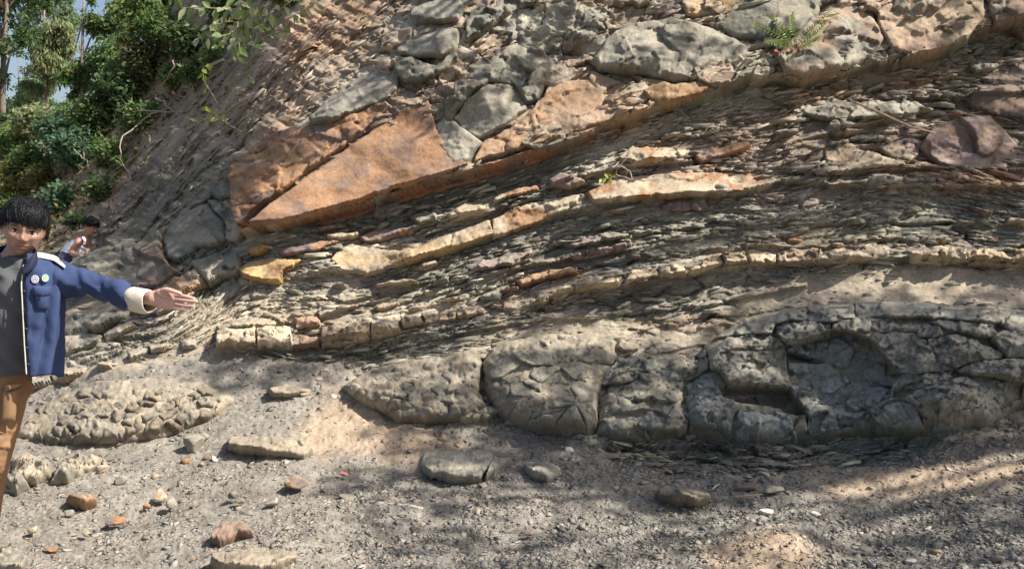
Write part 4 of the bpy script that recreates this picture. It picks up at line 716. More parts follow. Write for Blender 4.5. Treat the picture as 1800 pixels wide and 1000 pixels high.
tree('mid green tree with dark gaps behind the weeping tree, sky showing beside its trunk', 150, 420, 23, 0, rc(130, 200, 40, 140, 8, 20, 32, 4) + rc(120, 185, 130, 165, 3, 14, 22, 5), .22, G1, 8000, tr=.09, seed=3)
tree('tree with a bare pale pinkish trunk at the upper edge, left of the hanging branches', 256, 300, 20, -150, rc(190, 300, -70, 60, 10, 24, 38, 6) + rc(200, 260, 60, 140, 4, 22, 32, 7), .20, G2, 10000, tr=.11, tcol=(.42,.32,.27), seed=4)
tree('dark bushy tree growing at the top of the slope behind the hanging branches', 335, 200, 17, -140, rc(280, 400, -70, 50, 9, 26, 40, 8), .16, GD, 9000, seed=5)
tree('slim tree with sparse crown and sky between its leaves, far behind', 110, 420, 31, 90, rc(95, 150, 185, 240, 4, 12, 18, 9) + rc(60, 190, -20, 20, 5, 12, 20, 10), .22, G1, 2500, tr=.07, seed=6)
tree('distant slender tree left of the far sparse one, at the sky gap', 72, 420, 33, 90, rc(40, 90, 150, 240, 6, 16, 24, 11), .22, G1, 3500, tr=.07, seed=7)
tree('broad distant tree low behind the slope shrubs', 180, 330, 27, 150, rc(130, 230, 170, 235, 7, 18, 26, 12), .22, G1, 5000, tr=.08, seed=8)
tree('pale hazy tree far behind, filling the gap above the weeping tree', 80, 420, 36, -60, rc(20, 130, -40, 60, 10, 16, 28, 21), .24, (.16,.23,.12), 8000, tr=.08, seed=15)  # haze of distance mixed into the leaf colour
tree('distant tree tinted a hazy light green, low in the sky gap at the left edge', 30, 420, 38, 100, rc(-10, 90, 130, 250, 10, 16, 26, 22), .24, (.16,.23,.11), 8000, tr=.07, seed=16)  # paler leaf colour stands in for haze
def shrub(label, x, y, r, leaf, base, n, seed, ry=.8, cat='shrub', group=None, dY=-.3, droop=.1):
    rs = np.random.RandomState(seed); Y = float(surf(np.array([float(x)]), np.array([max(y + r * .5, float(ridge(x)) + 4)]))[0, 1]) + dY
    foot = pt(x, y + r * .9, Y); s = Y / FX; c = pt(x, y, Y); o = tag(empty('shrub', tuple(foot)), label, cat, group)
    sub = rs.normal(size=(max(9, int(n / 60)), 3)); sub = sub / np.linalg.norm(sub, axis=1, keepdims=True) * (rs.rand(len(sub), 1) ** .45) * r * s * [1.1, .7, ry] + c
    V_, A_, B_, off = [], [], [], 0
    for q in sub[:14]:
        v, f = tube([foot + rs.normal(size=3) * .03, (foot + q) / 2 + rs.normal(size=3) * .1 * r * s, q], [.012, .009, .004], 4); V_.append(v); A_.append(f[0] + off); B_.append(f[1] + off); off += len(v)
    V = np.concatenate(V_); obj('stems', V, [np.concatenate(A_), np.concatenate(B_)], np.tile((.17,.13,.10), (len(V), 1)), M_bark, o)
    cen = sub[rs.randint(len(sub), size=n)] + rs.normal(size=(n, 3)) * r * s * .17; V, F_ = leafquads(cen, leaf * .8, droop, .45, seed); obj('foliage', V, F_, leafcols(n, base, seed), M_leaf, o)
for i, a in enumerate([('fresh green bush at the left edge under the corner tree', 15, 250, 42, .12, G2, 2600), ('bright feathery green bush below the weeping tree', 105, 225, 34, .10, GB, 2400), ('yellow-green straggly bush at the left edge above the black hair', 22, 318, 40, .11, GY_, 2200),
 ('blue-green dense bush in the middle of the soil slope', 135, 262, 40, .10, GB, 3200), ('tall green bush under the tree with the pale trunk', 160, 205, 36, .11, G1, 2800), ('dark shrub hanging on the upper slope above the dangling roots', 215, 165, 42, .11, GD, 3200),
 ('olive twiggy shrub right of the pale trunk', 262, 108, 44, .10, (.10,.11,.045), 3000), ('dark vine-covered shrub at the top of the outcrop', 330, 75, 36, .10, GD, 2600), ('bright green leafy shrub on the slope edge left of the hanging branches', 302, 135, 22, .09, G2, 900),
 ('yellowish dry bush behind the black hair', 78, 318, 30, .09, (.16,.15,.05), 1500), ('low blue-green shrub on bare soil above the boy', 100, 352, 30, .09, GB, 1500), ('brown withered shrub on the soil bank above the black hair', 72, 348, 20, .08, (.16,.08,.05), 500),
 ('sparse green shrub between soil bank and rock, above the boy', 190, 268, 30, .09, G1, 1300), ('small green tuft on the rock slope below the dangling roots', 213, 282, 12, .07, G2, 260), ('thin dark shrub at the foot of the soil bank', 170, 330, 28, .08, GD, 900),
 ('leafy weed patch at the left edge below the yellow-green bush', 10, 365, 26, .09, G2, 900), ('thin grassy shrub on the slope behind the boy', 130, 385, 20, .08, GD, 600), ('green shrub with ragged top on the ridge, centre of the soil slope', 60, 285, 34, .10, G1, 2000),
 ('dense green shrub below the olive twiggy shrub', 245, 205, 30, .10, G1, 1800), ('small-leaved shrub under the dark bushy tree', 290, 50, 40, .10, G1, 2600), ('ragged shrub at the upper edge right of the dark bushy tree', 400, 20, 30, .10, GD, 1500), ('pale green shrub at the top edge above the leafy bush branch', 500, -22, 34, .10, G2, 1500),
 ('yellowish green shrub between the two tall trees at the top', 235, 20, 40, .12, G2, 1600), ('light green bush on the rock edge below the hanging branch', 372, 92, 22, .08, G2, 700), ('leafy shrub clinging to the top of the rock slope beside the arched branch', 345, 128, 24, .09, G1, 900), ('sunlit pale bush below the slim trees, left of the soil bank', 60, 215, 34, .11, G3, 1800)]):
    shrub(*a, seed=30 + i)
# litter and roots on the soil bank
n = 5200; qx = rg.uniform(0, 430, n); qy = rg.uniform(60, 460, n); k = (sample(pmask(GX, GYc, SOILZ[2], 20), qx, qy) > .4) & (qy > ridge(qx) + 5); qx, qy = qx[k], qy[k]
v, f = leafquads(surf(qx, qy) + [0, -.06, .05], .09, 0, .5, 5); c = leafcols(len(qx), (.13,.11,.05), 6, .5); c[::1] = c; tag(obj('leaf_litter', v, f, c, M_leaf), kind='stuff')
for i, (pp, lb) in enumerate([([(300,200),(262,235),(232,270),(226,300),(240,325)], 'thin dangling root hanging over the soil bank, left of the creeper'), ([(440,190),(400,225),(330,250),(290,262),(250,300),(205,315)], 'long bare root running down from the creeper across the rock'),
  ([(235,195),(242,215),(268,222),(300,218),(318,210)], 'curled bare twig poking out above the rock slope'), ([(280,185),(300,205),(320,214)], 'short forked twig above the curled one'), ([(155,215),(156,250),(155,290)], 'upright pale stem on the soil bank'), ([(100,275),(130,275),(155,290),(170,310)], 'pale bent branch low in the shrubs'),
  ([(275,55),(300,64),(312,85),(308,110)], 'arched bare branch under the dark bushy tree'), ([(340,90),(318,120),(322,150),(290,180),(270,190)], 'hanging vine on the upper part of the rock slope')]):
    X = np.array([p[0] for p in pp], float); Yy = np.array([p[1] for p in pp], float); W = surf(X, Yy) * 1.; W += np.array([0, -.12, .08]) + np.array([0, -.15, .1]) * np.sin(np.linspace(0, 3.14, len(pp)))[:, None]
    t = np.linspace(0, len(pp) - 1, 14); W = np.stack([np.interp(t, range(len(pp)), W[:, j]) for j in range(3)], 1) + rg.normal(0, .012, (14, 3)); v, f = tube(W, np.linspace(.014, .006, 14), 5)
    tag(obj('root', v, f, np.tile((.30,.24,.18), (len(v), 1)), M_bark), lb, 'root')
# creeper and hanging branches with leaves one can pick apart
def leafmesh(base, tip, wd, nrm, fold=.18, droop=.12):
    base = np.array(base); tip = np.array(tip); d = tip - base; L_ = np.linalg.norm(d); d = d / L_; s = np.cross(d, nrm); s /= np.linalg.norm(s); nn = np.cross(s, d)
    V = []; ts = [0, .25, .5, .78, 1.]; ws = [.05, .75, 1., .6, .0]
    for t, w_ in zip(ts, ws):
        c = base + d * L_ * t - np.array([0, 0, 1]) * droop * L_ * t * t
        V += [c - s * wd * w_ * .5 + nn * fold * wd * w_, c, c + s * wd * w_ * .5 + nn * fold * wd * w_]
    F_ = []
    for i in range(4): F_ += [[3*i, 3*i+1, 3*i+4, 3*i+3], [3*i+1, 3*i+2, 3*i+5, 3*i+4]]
    return np.array(V), np.array(F_)
def leafy(name, label, cat, stems, Y, spacing, ll, lw, col, seed, r=.008, col2=None, scol=(.33,.27,.2), only_after=0., down=.35):
    rs = np.random.RandomState(seed); root = pt(*stems[0][0], Y); o = tag(empty(name, tuple(root)), label, cat)
    for st in stems:
        X = np.array(st, float); n_ = max(6, len(st) * 4); t = np.linspace(0, len(st) - 1, n_); xs = np.interp(t, range(len(st)), X[:, 0]); ys = np.interp(t, range(len(st)), X[:, 1])
        W = np.array([pt(a, b, Y + .25 * math.sin(i * .5 + seed) * .5 - .02 * i) for i, (a, b) in enumerate(zip(xs, ys))]); v, f = tube(W, np.linspace(r, r * .35, n_), 5); obj('stem', v, f, np.tile(scol, (len(v), 1)), M_bark, o)
        ln_ = np.hypot(np.diff(xs), np.diff(ys)).sum(); k = max(2, int(ln_ / spacing)); 
        for j in range(k):
            u = only_after + (1 - only_after) * (j + .7) / k; i0 = u * (n_ - 1); a = np.array([np.interp(i0, range(n_), W[:, q]) for q in range(3)])
            side = -1 if j % 2 else 1; th = rs.uniform(-.5, .5); s = Y / FX; tdir = W[min(n_ - 1, int(i0) + 1)] - W[max(0, int(i0) - 1)]; tdir /= np.linalg.norm(tdir) + 1e-9
            pr = np.array([-tdir[2], 0, tdir[0]]) * side; d = tdir * .4 + pr * .7 + np.array([0, rs.uniform(-.5, .3), -down]) + rs.normal(0, .15, 3); d /= np.linalg.norm(d)
            L_ = ll * s * rs.uniform(.7, 1.2); vv, ff = leafmesh(a, a + d * L_, lw * s * rs.uniform(.8, 1.15), np.array([rs.uniform(-.5, .5), -1, .6]))
            cc = np.array(col if (col2 is None or rs.rand() > .3) else col2) * rs.uniform(.8, 1.2); obj('leaf', vv, ff, np.tile(cc, (len(vv), 1)), M_leaf, o)
    return o
leafy('branch', 'hanging branch with large pale green leaves at the top, left of the rock outcrop', 'branch', [[(470,10),(440,20),(400,16),(350,14),(318,14)], [(455,5),(430,35),(405,60),(380,66),(345,68)], [(440,-10),(420,30),(412,70),(408,90)], [(480,20),(455,40),(440,10),(400,-8)], [(430,5),(392,30),(375,44),(362,50)], [(440,25),(425,50),(420,85)]], 8.2, 8.5, 20, 11, (.36,.40,.22), 5, col2=(.22,.32,.10))
leafy('branch', 'leafy bush branch above the rock at the upper edge, right of the hanging branch', 'branch', [[(462,76),(468,50),(490,20),(520,-5)], [(462,76),(480,50),(520,25),(560,8)], [(462,76),(455,40),(450,5)], [(475,60),(500,55),(530,30)], [(462,76),(440,80),(415,78)]], 8.4, 10, 15, 8, (.20,.29,.09), 6, col2=(.30,.36,.16))
leafy('creeper', 'thin creeper with a few bright yellow-green leaves sprawling over the rock', 'creeper', [[(425,232),(405,222),(392,212),(376,200),(360,194)]], 7.6, 9, 16, 7, (.33,.38,.05), 7, only_after=.35, down=-.15)
leafy('creeper', 'creeper stem with yellow-green curled leaves above the sprawling creeper', 'creeper', [[(385,190),(372,165),(360,145),(355,120),(370,112)]], 8.0, 14, 16, 9, (.28,.33,.06), 8, only_after=.3)
leafy('creeper', 'pale small-leaved weeds on the rock edge, right of the curled leaves', 'creeper', [[(452,60),(440,100),(430,128),(445,140)], [(430,128),(415,134),(404,140)], [(380,200),(350,215),(330,208)]], 8.3, 9, 12, 6, (.24,.28,.12), 9, only_after=.2)
leafy('weed', 'little rosette weeds with star-shaped leaves low on the rock, left of the creeper', 'weed', [[(262,238),(266,244)], [(290,262),(294,266)], [(284,290),(288,294)], [(300,310),(296,304)], [(262,275),(258,282)]], 7.9, 1.6, 8, 4, (.36,.40,.12), 10, r=.004)
leafy('branch', 'sunlit leafy spray reaching over the rock edge at the top, between the two branches', 'branch', [[(420,40),(400,60),(384,84)], [(420,40),(438,60),(446,82)], [(420,40),(402,38),(380,44)], [(425,30),(450,40),(470,52)], [(415,40),(412,76),(420,104)]], 8.3, 7, 14, 9, (.30,.36,.13), 25, col2=(.20,.30,.08))
leafy('weed', 'rust-red dead twig with withered leaves, hanging above the boy', 'dead twig', [[(205,315),(200,330),(196,350),(192,368)]], 9.4, 3.5, 7, 4, (.20,.095,.06), 11, scol=(.18,.10,.07))
leafy('sprout', 'tiny sprout with yellow-green leaves below the dry roots, in the middle of the rock', 'sprout', [[(1085,312),(1070,313),(1056,315)]], 6.15, 4, 13, 6, (.40,.46,.06), 12, r=.003, down=-.1)
leafy('weed', 'reddish withered leaves at the foot of the fern', 'withered leaves', [[(1396,88),(1410,82)], [(1396,88),(1384,84)], [(1390,90),(1372,92),(1366,90)]], 6.55, 3.2, 10, 7, (.26,.09,.05), 13, r=.003)
dr = tag(empty('roots', tuple(pt(1085, 310, 6.2))), 'tangle of thin dry roots looping beside the tiny sprout', 'roots')
for pp in ([(1110,268),(1098,282),(1084,298),(1082,308),(1098,312),(1104,300),(1094,292),(1078,296)], [(1105,275),(1090,284),(1072,300)], [(1094,310),(1110,316),(1140,318)], [(1088,290),(1108,302),(1112,318)]):
    n_ = 16; t = np.linspace(0, len(pp) - 1, n_); xs = np.interp(t, range(len(pp)), [p[0] for p in pp]); ys = np.interp(t, range(len(pp)), [p[1] for p in pp]); W = np.array([pt(a, b, 6.16 - .04 * math.sin(i * .6)) for i, (a, b) in enumerate(zip(xs, ys))]); v, f = tube(W, .0045, 5); obj('root', v, f, np.tile((.38,.28,.22), (len(v), 1)), M_bark, dr)
# fern
fe = tag(empty('fern', tuple(pt(1396, 88, 6.6))), 'bright green fern growing from a crack between the top boulders', 'fern')
for i, pp in enumerate([[(1396,86),(1375,66),(1350,52),(1322,41)], [(1398,84),(1396,60),(1392,40),(1392,24)], [(1400,84),(1414,62),(1430,48),(1450,30)], [(1400,86),(1420,70),(1436,58),(1452,40)], [(1394,82),(1384,62),(1372,46),(1348,24)], [(1392,86),(1372,76),(1345,72)], [(1402,86),(1418,80),(1440,66)]]):
    n_ = 14; t = np.linspace(0, len(pp) - 1, n_); xs = np.interp(t, range(len(pp)), [p[0] for p in pp]); ys = np.interp(t, range(len(pp)), [p[1] for p in pp])
    W = np.array([pt(a, b, 6.6 - .012 * k_ - .02 * i) for k_, (a, b) in enumerate(zip(xs, ys))]); v, (fa, fb) = tube(W, .003, 4); fb = np.concatenate([fb, fb[:, 2:]], 1) ; VV = [v]; FF = [fa]; off = len(v)
    for k_ in range(2, n_):
        td = W[min(k_ + 1, n_ - 1)] - W[k_ - 1]; td /= np.linalg.norm(td)
        for sd2 in (-1, 1):
            pr = np.array([-td[2], 0, td[0]]) * sd2; d = td * .5 + pr + rg.normal(0, .12, 3); d /= np.linalg.norm(d); l = .042 * (1.05 - abs(k_ / n_ - .4)); vv, ff = leafmesh(W[k_], W[k_] + d * l, .013, np.array([0, -1, .5])); VV.append(vv); FF.append(ff + off); off += len(vv)
    obj('frond', np.concatenate(VV), np.concatenate(FF), np.tile(np.array((.28,.38,.09)) * rg.uniform(.85, 1.2), (off, 1)), M_leaf, fe)
dg = tag(empty('grass_tuft', tuple(pt(1440, 30, 6.9))), 'wisps of dry straw-coloured grass right of the fern', 'dry grass')
for i in range(14):
    a = rg.uniform(1436, 1460); b = rg.uniform(20, 40); W = np.array([pt(a + t * rg.uniform(20, 50), b - t * rg.uniform(5, 22) + t * t * 6, 6.85 - .02 * t) for t in (0, .5, 1.)]); v, f = tube(W, [.003, .002, .001], 3); obj('blade', v, f, np.tile((.50,.36,.16), (len(v), 1)), M_bark, dg)
# ------------------------------------------------------------ unseen trees right of and above the view, crowns laid out to shade the outcrop
def shade_tree(label, foot, zones, seed, leaf=.15, tr=.16):
    rs = np.random.RandomState(seed); foot = np.array(foot, float); o = tag(empty('tree', tuple(foot)), label, 'tree'); cen = []; hubs = []
    for poly, dist, cov, hole in zones:
        A = np.array(poly, float); x0, y0 = A.min(0); x1, y1 = A.max(0); m = 6000; xs = rs.uniform(x0, x1, m); ys = rs.uniform(y0, y1, m)
        P_ = surf(xs, ys); pxm_ = P_[:, 1] / FX; n_ = surfn(xs, ys); area = pxm_ ** 2 / np.maximum(.12, np.abs(n_[:, 1] * .97)) * np.maximum(.4, n_ @ SUN)
        ins = (sdpoly(xs, ys, poly) > 0); tot = (area * ins).mean() * (x1 - x0) * (y1 - y0); k = int(cov * tot / (leaf * leaf * .26)); pr = area * ins * (vn(xs / hole[0], ys / hole[0], seed) > hole[1]); pr /= pr.sum()
        ix = rs.choice(m, k, p=pr); q_ = P_[ix] + rs.normal(0, .05, (k, 3)) + SUN * (dist + rs.uniform(-.9, .9, (k, 1))); cen.append(q_); hubs += list(q_[rs.randint(k, size=7)])
    cen = np.concatenate(cen); cc = cen.mean(0); top = np.array([foot[0] * .6 + cc[0] * .4, foot[1] * .6 + cc[1] * .4, cc[2] + .3]); mid = foot * .6 + top * .4 + [.2, 0, .3]
    V, F_ = tube([foot, foot * .8 + mid * .2, mid, top], [tr, tr * .9, tr * .7, tr * .3], 8); obj('trunk', V, F_, np.tile((.2,.16,.13), (len(V), 1)), M_bark, o)
    VV, A_, B_, off = [], [], [], 0
    for h_ in hubs:
        v, f = tube([mid * .5 + top * .5, (mid + top + 2 * h_) / 4 + [0, 0, .3], h_], [tr * .3, tr * .16, .01], 5); VV.append(v); A_.append(f[0] + off); B_.append(f[1] + off); off += len(v)
    obj('limbs', np.concatenate(VV), [np.concatenate(A_), np.concatenate(B_)], np.tile((.2,.16,.13), (off, 1)), M_bark, o)
    V, F_ = leafquads(cen, leaf, .3, .5, seed); obj('crown', V, F_, leafcols(len(cen), G1, seed), M_leaf, o)
shade_tree('spreading tree right of the outcrop, outside the picture, shading the big lens', (10.5, 3.6, -.1),
  [([(1250,620),(1300,560),(1400,530),(1900,530),(1900,760),(1700,790),(1400,870),(1150,880),(1080,780),(1070,650),(1100,600)], 10., 2.3, (60, .0)),
   ([(860,670),(1080,650),(1090,790),(1280,880),(1100,890),(700,800),(640,730),(620,660),(760,640),(830,650)], 9., 1.7, (22, .30)),
   ([(560,830),(800,790),(1150,880),(1300,880),(1250,1040),(700,1040)], 8.5, .4, (34, .3)), ([(1330,960),(1500,880),(1850,840),(1850,1040),(1330,1040)], 9., .5, (26, .3))], 61)
shade_tree('leaning tree outside the picture, shading the scree under the cream blocks', (9.5, 6.2, 0.),
  [([(345,695),(350,640),(520,628),(700,600),(860,568),(1000,545),(1060,575),(880,590),(760,620),(600,650),(440,690)], 9., 2.2, (40, .08)),
   ([(1000,520),(1290,470),(1500,470),(1800,470),(1900,560),(1300,570),(1080,580)], 9., 1.1, (18, .42)),
   ([(1310,130),(1500,150),(1700,140),(1850,200),(1850,440),(1400,440),(1330,360),(1200,280)], 9., 1.0, (26, .40)), ([(1480,60),(1800,0),(1850,60),(1600,130)], 8., .9, (20, .45))], 62)
shade_tree('unseen tree added on top of the outcrop to shade the left flank and the orange slab', (4.2, 9.8, 6.3),  # added for its shade; crown also stands in for the boulders' shadows
  [([(100,560),(100,430),(180,340),(250,200),(330,180),(410,260),(425,330),(436,420),(330,470),(300,540),(190,600)], 9., 5.0, (40, .0)), ([(640,352),(668,300),(712,250),(700,222),(640,236),(570,282),(520,262),(590,218),(690,180),(720,190),(770,180),(800,262),(834,306),(740,334)], 7., 2.2, (30, .0)), ([(800,250),(822,204),(862,172),(905,172),(922,198),(900,228),(848,256)], 7., 2., (30, .0)), ([(1010,215),(1060,150),(1180,168),(1290,140),(1320,160),(1240,190),(1160,205),(1060,228),(1000,235)], 7.5, 1.6, (26, .15)), ([(560,232),(604,190),(690,160),(712,180),(690,198),(640,214)], 7., 1.6, (30, .0))], 63)
# ------------------------------------------------------------ people
M_skin = nodemat('skin', .5, .4, nscale=60, namp=.06, bump=.12, bscale=300, bumpd=.001, big=9.)
M_cloth = nodemat('cloth', .88, .2, nscale=220, namp=.10, bump=.25, bscale=500, bumpd=.0008, big=6.)
M_hair = nodemat('hair', .5, .14, nscale=150, namp=.3)
M_badge = nodemat('badge', .5, .4, namp=0)
def spath(pts, rad, k=24, sub=4, ell=None, ref=(0, 0, 1.), cap=True, noise=None):
    """smooth tapered tube through pts; ell (a,b) scales the section across / along ref"""
    P_ = np.array(pts, float); r = np.broadcast_to(np.array(rad, float), len(P_)) if np.ndim(rad) < 2 else None
    t = np.linspace(0, len(P_) - 1, (len(P_) - 1) * sub + 1)
    def cr(A):
        A = np.asarray(A, float); i = np.clip(t.astype(int), 0, len(A) - 2); f = (t - i)[:, None]; A2 = A if A.ndim > 1 else A[:, None]
        p0 = A2[np.maximum(i - 1, 0)]; p1 = A2[i]; p2 = A2[i + 1]; p3 = A2[np.minimum(i + 2, len(A2) - 1)]
        return .5 * (2 * p1 + (p2 - p0) * f + (2 * p0 - 5 * p1 + 4 * p2 - p3) * f * f + (3 * p1 - p0 - 3 * p2 + p3) * f ** 3)
    Q = cr(P_); ra = cr(r if r is not None else np.array(rad)); ra = np.repeat(ra, 2, 1) if ra.shape[1] == 1 else ra
    V = []; n = len(Q)
    for i in range(n):
        d = Q[min(i + 1, n - 1)] - Q[max(i - 1, 0)]; d /= np.linalg.norm(d) + 1e-9; a = np.cross(d, ref); a /= np.linalg.norm(a) + 1e-9; b = np.cross(a, d)
        th = np.arange(k) / k * 2 * np.pi
        V.append(Q[i] + a * (np.cos(th) * ra[i, 0])[:, None] + b * (np.sin(th) * ra[i, 1])[:, None])
    V = np.array(V); 
    if noise is not None: V = noise(V, Q, t / (len(P_) - 1))
    V = V.reshape(-1, 3); F4 = []
    for i in range(n - 1):
        for j in range(k): F4.append([i * k + j, i * k + (j + 1) % k, (i + 1) * k + (j + 1) % k, (i + 1) * k + j])
    F4 = np.array(F4)
    if not cap: return V, [F4]
    e0, e1 = Q[0], Q[-1]; d0 = Q[0] - Q[1]; d0 /= np.linalg.norm(d0); d1 = Q[-1] - Q[-2]; d1 /= np.linalg.norm(d1); caps = []; m = len(V); X = [V]; T3 = []
    for (c, d, base, rr, flip) in ((e0, d0, 0, ra[0], 0), (e1, d1, (n - 1) * k, ra[-1], 1)):
        ring = V[base:base + k]; c2 = c; r1 = c2 + (ring - c) * .72 + d * rr.min() * .62; X.append(r1); q0 = m; m += k
        X.append((c2 + d * rr.min() * .9)[None]); tip = m; m += 1
        for j in range(k): F4 = np.concatenate([F4, [[base + j, base + (j + 1) % k, q0 + (j + 1) % k, q0 + j]]]); T3.append([q0 + j, q0 + (j + 1) % k, tip])
    return np.concatenate(X), [F4, np.array(T3)]
def ball(c, r, rot=None, n=3):
    bm = bmesh.new(); bmesh.ops.create_icosphere(bm, subdivisions=n, radius=1.); V = np.array([v.co[:] for v in bm.verts]); F_ = np.array([[v.index for v in f.verts] for f in bm.faces]); bm.free()
    V = V * r
    if rot is not None: V = V @ np.array(rot).T
    return V + c, [F_]
def remesh(parts, vox, smooth=2):
    VV = []; Q4 = []; T3 = []; off = 0
    for v, fs in parts:
        VV.append(v)
        for f in fs: (Q4 if f.shape[1] == 4 else T3).append(f + off)
        off += len(v)
    V = np.concatenate(VV); F_ = ([np.concatenate(Q4)] if Q4 else []) + ([np.concatenate(T3)] if T3 else [])
    o = link('tmp', mesh('tmp', V, F_)); bm = bmesh.new(); bm.from_mesh(o.data); bmesh.ops.recalc_face_normals(bm, faces=bm.faces); bm.to_mesh(o.data); bm.free()
    m = o.modifiers.new('r', 'REMESH'); m.mode = 'VOXEL'; m.voxel_size = vox
    if smooth: s_ = o.modifiers.new('s', 'SMOOTH'); s_.iterations = smooth; s_.factor = .5
    dg_ = bpy.context.evaluated_depsgraph_get(); me = bpy.data.meshes.new_from_object(o.evaluated_get(dg_))
    v = np.empty(len(me.vertices) * 3); me.vertices.foreach_get('co', v); v = v.reshape(-1, 3)
    tot = np.empty(len(me.polygons), int); me.polygons.foreach_get('loop_total', tot); lp = np.empty(len(me.loops), int); me.loops.foreach_get('vertex_index', lp); st = np.concatenate([[0], np.cumsum(tot)[:-1]])
    out_ = [lp[st[tot == k][:, None] + np.arange(k)] for k in (3, 4) if (tot == k).any()]
    bpy.data.objects.remove(o, do_unlink=True); bpy.data.meshes.remove(me); return v, out_
def merge(parts):
    VV, FF, CC, off = [], [], [], 0
    for v, fs, c in parts:
        VV.append(v); FF += [f + off for f in fs]; CC.append(np.broadcast_to(c, v.shape)); off += len(v)
    return np.concatenate(VV), FF, np.concatenate(CC)
def rotm(rx, ry, rz): return np.array((Matrix.Rotation(R(rz), 3, 'Z') @ Matrix.Rotation(R(ry), 3, 'Y') @ Matrix.Rotation(R(rx), 3, 'X')))
def gauss(P_, c, s): return np.exp(-(((P_ - c) / s) ** 2).sum(1))
def head(c, sc, rm, tone, dark=(.02,.016,.014), mustache=.5):
    """face looks to -y in its own frame; returns mesh parts, and a transform"""
    bm = bmesh.new(); bmesh.ops.create_icosphere(bm, subdivisions=6, radius=1.); V = np.array([v.co[:] for v in bm.verts]); F_ = np.array([[v.index for v in f.verts] for f in bm.faces]); bm.free()
    x, y, z = V.T; zz_ = z * .118
    wx = .0755 * (1 - .34 * sstep(.0, 1.05, -z) - .05 * sstep(.2, 1, z)); wx = wx * .95; X = x * wx * (1 + .10 * np.exp(-((z + .05) / .35) ** 2))
    Y = y * np.where(y < 0, .088, .100); Y = np.where(y < 0, -np.abs(y) ** .8 * .090 * (1 - .05 * sstep(0, 1, -z)), Y * (1 - .45 * sstep(.1, 1, -z)))
    P_ = np.stack([X, Y, zz_], 1)
    def bump(cx, cy, cz, sx, sy, sz, a, d=(0, -1, 0), mirror=False):
        for s_ in ((1, -1) if mirror else (1,)):
            g = np.exp(-(((P0_[:, 0] - cx * s_) / sx) ** 2 + ((P0_[:, 2] - cz) / sz) ** 2)) * (P0_[:, 1] < .01)
            P_[:] += g[:, None] * a * np.array([d[0] * s_, d[1], d[2]])
    P0_ = P_.copy()
    bump(0, 0, .030, .055, 1, .010, .006)                      # brow
    bump(.031, 0, .010, .017, 1, .012, .013, (0, 1, 0), True)  # sockets
    bump(0, 0, .010, .009, 1, .022, .012)                      # bridge
    bump(0, 0, -.016, .0115, 1, .015, .021); bump(.013, 0, -.024, .007, 1, .007, .009, (0, -1, 0), True)   # tip and wings
    bump(.044, 0, -.012, .018, 1, .016, .006, (.3, -1, 0), True)  # cheekbones
    bump(0, 0, -.060, .028, 1, .016, .006)                     # mouth mound
    bump(0, 0, -.0505, .019, 1, .0048, .0045); bump(0, 0, -.0565, .024, 1, .0022, .004, (0, 1, 0)); bump(0, 0, -.0625, .017, 1, .005, .006)
    bump(0, 0, -.074, .016, 1, .006, .004, (0, 1, 0)); bump(0, 0, -.096, .022, 1, .016, .008)  # chin
    bump(0, 0, -.040, .003, 1, .007, .0016, (0, 1, 0))
    bump(.031, 0, .0155, .015, 1, .0035, .0035, (0, -1, 0), True); bump(.031, 0, -.001, .014, 1, .004, .003, (0, -1, 0), True)  # lids
    t = np.array(tone); c_ = np.tile(t, (len(P_), 1)); fr = P_[:, 1] < 0
    def paint(g, col, a): nonlocal c_; g = (g * a)[:, None].clip(0, 1); c_ = c_ * (1 - g) + np.array(col) * g
    fx_ = P_[:, 0]; fz = P_[:, 2]
    paint(sstep(.0085, .0055, np.abs(fz + .0565)) * sstep(.025, .019, np.abs(fx_)) * fr, t * [1.0, .62, .58], .85)
    paint(np.exp(-((fz + .0565) / .0016) ** 2) * sstep(.025, .02, np.abs(fx_)) * fr, t * .25, .8)
    for s_ in (1, -1):
        paint(np.exp(-((fz - .031 + .0018 * ((fx_ * s_ - .030) / .01) ** 2) / .0042) ** 2) * sstep(.020, .014, np.abs(fx_ * s_ - .032)) * fr, dark, .9)
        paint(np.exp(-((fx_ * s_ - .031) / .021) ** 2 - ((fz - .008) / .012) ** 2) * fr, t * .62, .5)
        paint(np.exp(-((fx_ * s_ - .0085) / .0035) ** 2 - ((fz + .033) / .0025) ** 2) * fr, t * .2, .9)
    paint(np.exp(-((fz + .0435 + .004 * (np.abs(fx_) / .02)) / .0042) ** 2) * sstep(.024, .012, np.abs(fx_)) * fr, dark, mustache)
    paint(np.exp(-((fz + .095) / .012) ** 2 - (fx_ / .016) ** 2) * fr, dark, mustache * .3)
    parts = [(P_, [F_], c_)]
    for s_ in (1, -1):   # ears
        v, f = ball(np.array([.079 * s_, .012, -.002]), [.007, .018, .031], rotm(0, 8 * s_, -22 * s_), 3); g = gauss(v, np.array([.085 * s_, .004, 0]), [.01, .010, .016]); v[:, 0] -= s_ * g * .007
        parts.append((v, f, t * (1 - .35 * g[:, None])))
    v, f, cc = merge(parts); eyes = []
    tr = lambda q: (np.asarray(q) * sc) @ rm.T + c
    for s_ in (1, -1):
        vv, ff = ball(np.zeros(3), [.0135, .008, .0052], None, 4); col = np.tile((.62,.58,.55), (len(vv), 1)); rr = np.hypot(vv[:, 0] - .001, vv[:, 2] * 1.); k = (rr < .0056) & (vv[:, 1] < 0); col[k] = (.03,.018,.012); col[(vv[:, 2] > .0030)] = (.02,.015,.012)
        eyes.append((tr(vv + [.031 * s_, -.0745, .0075]), ff, col))
    return tr(v), f, cc, eyes, tr
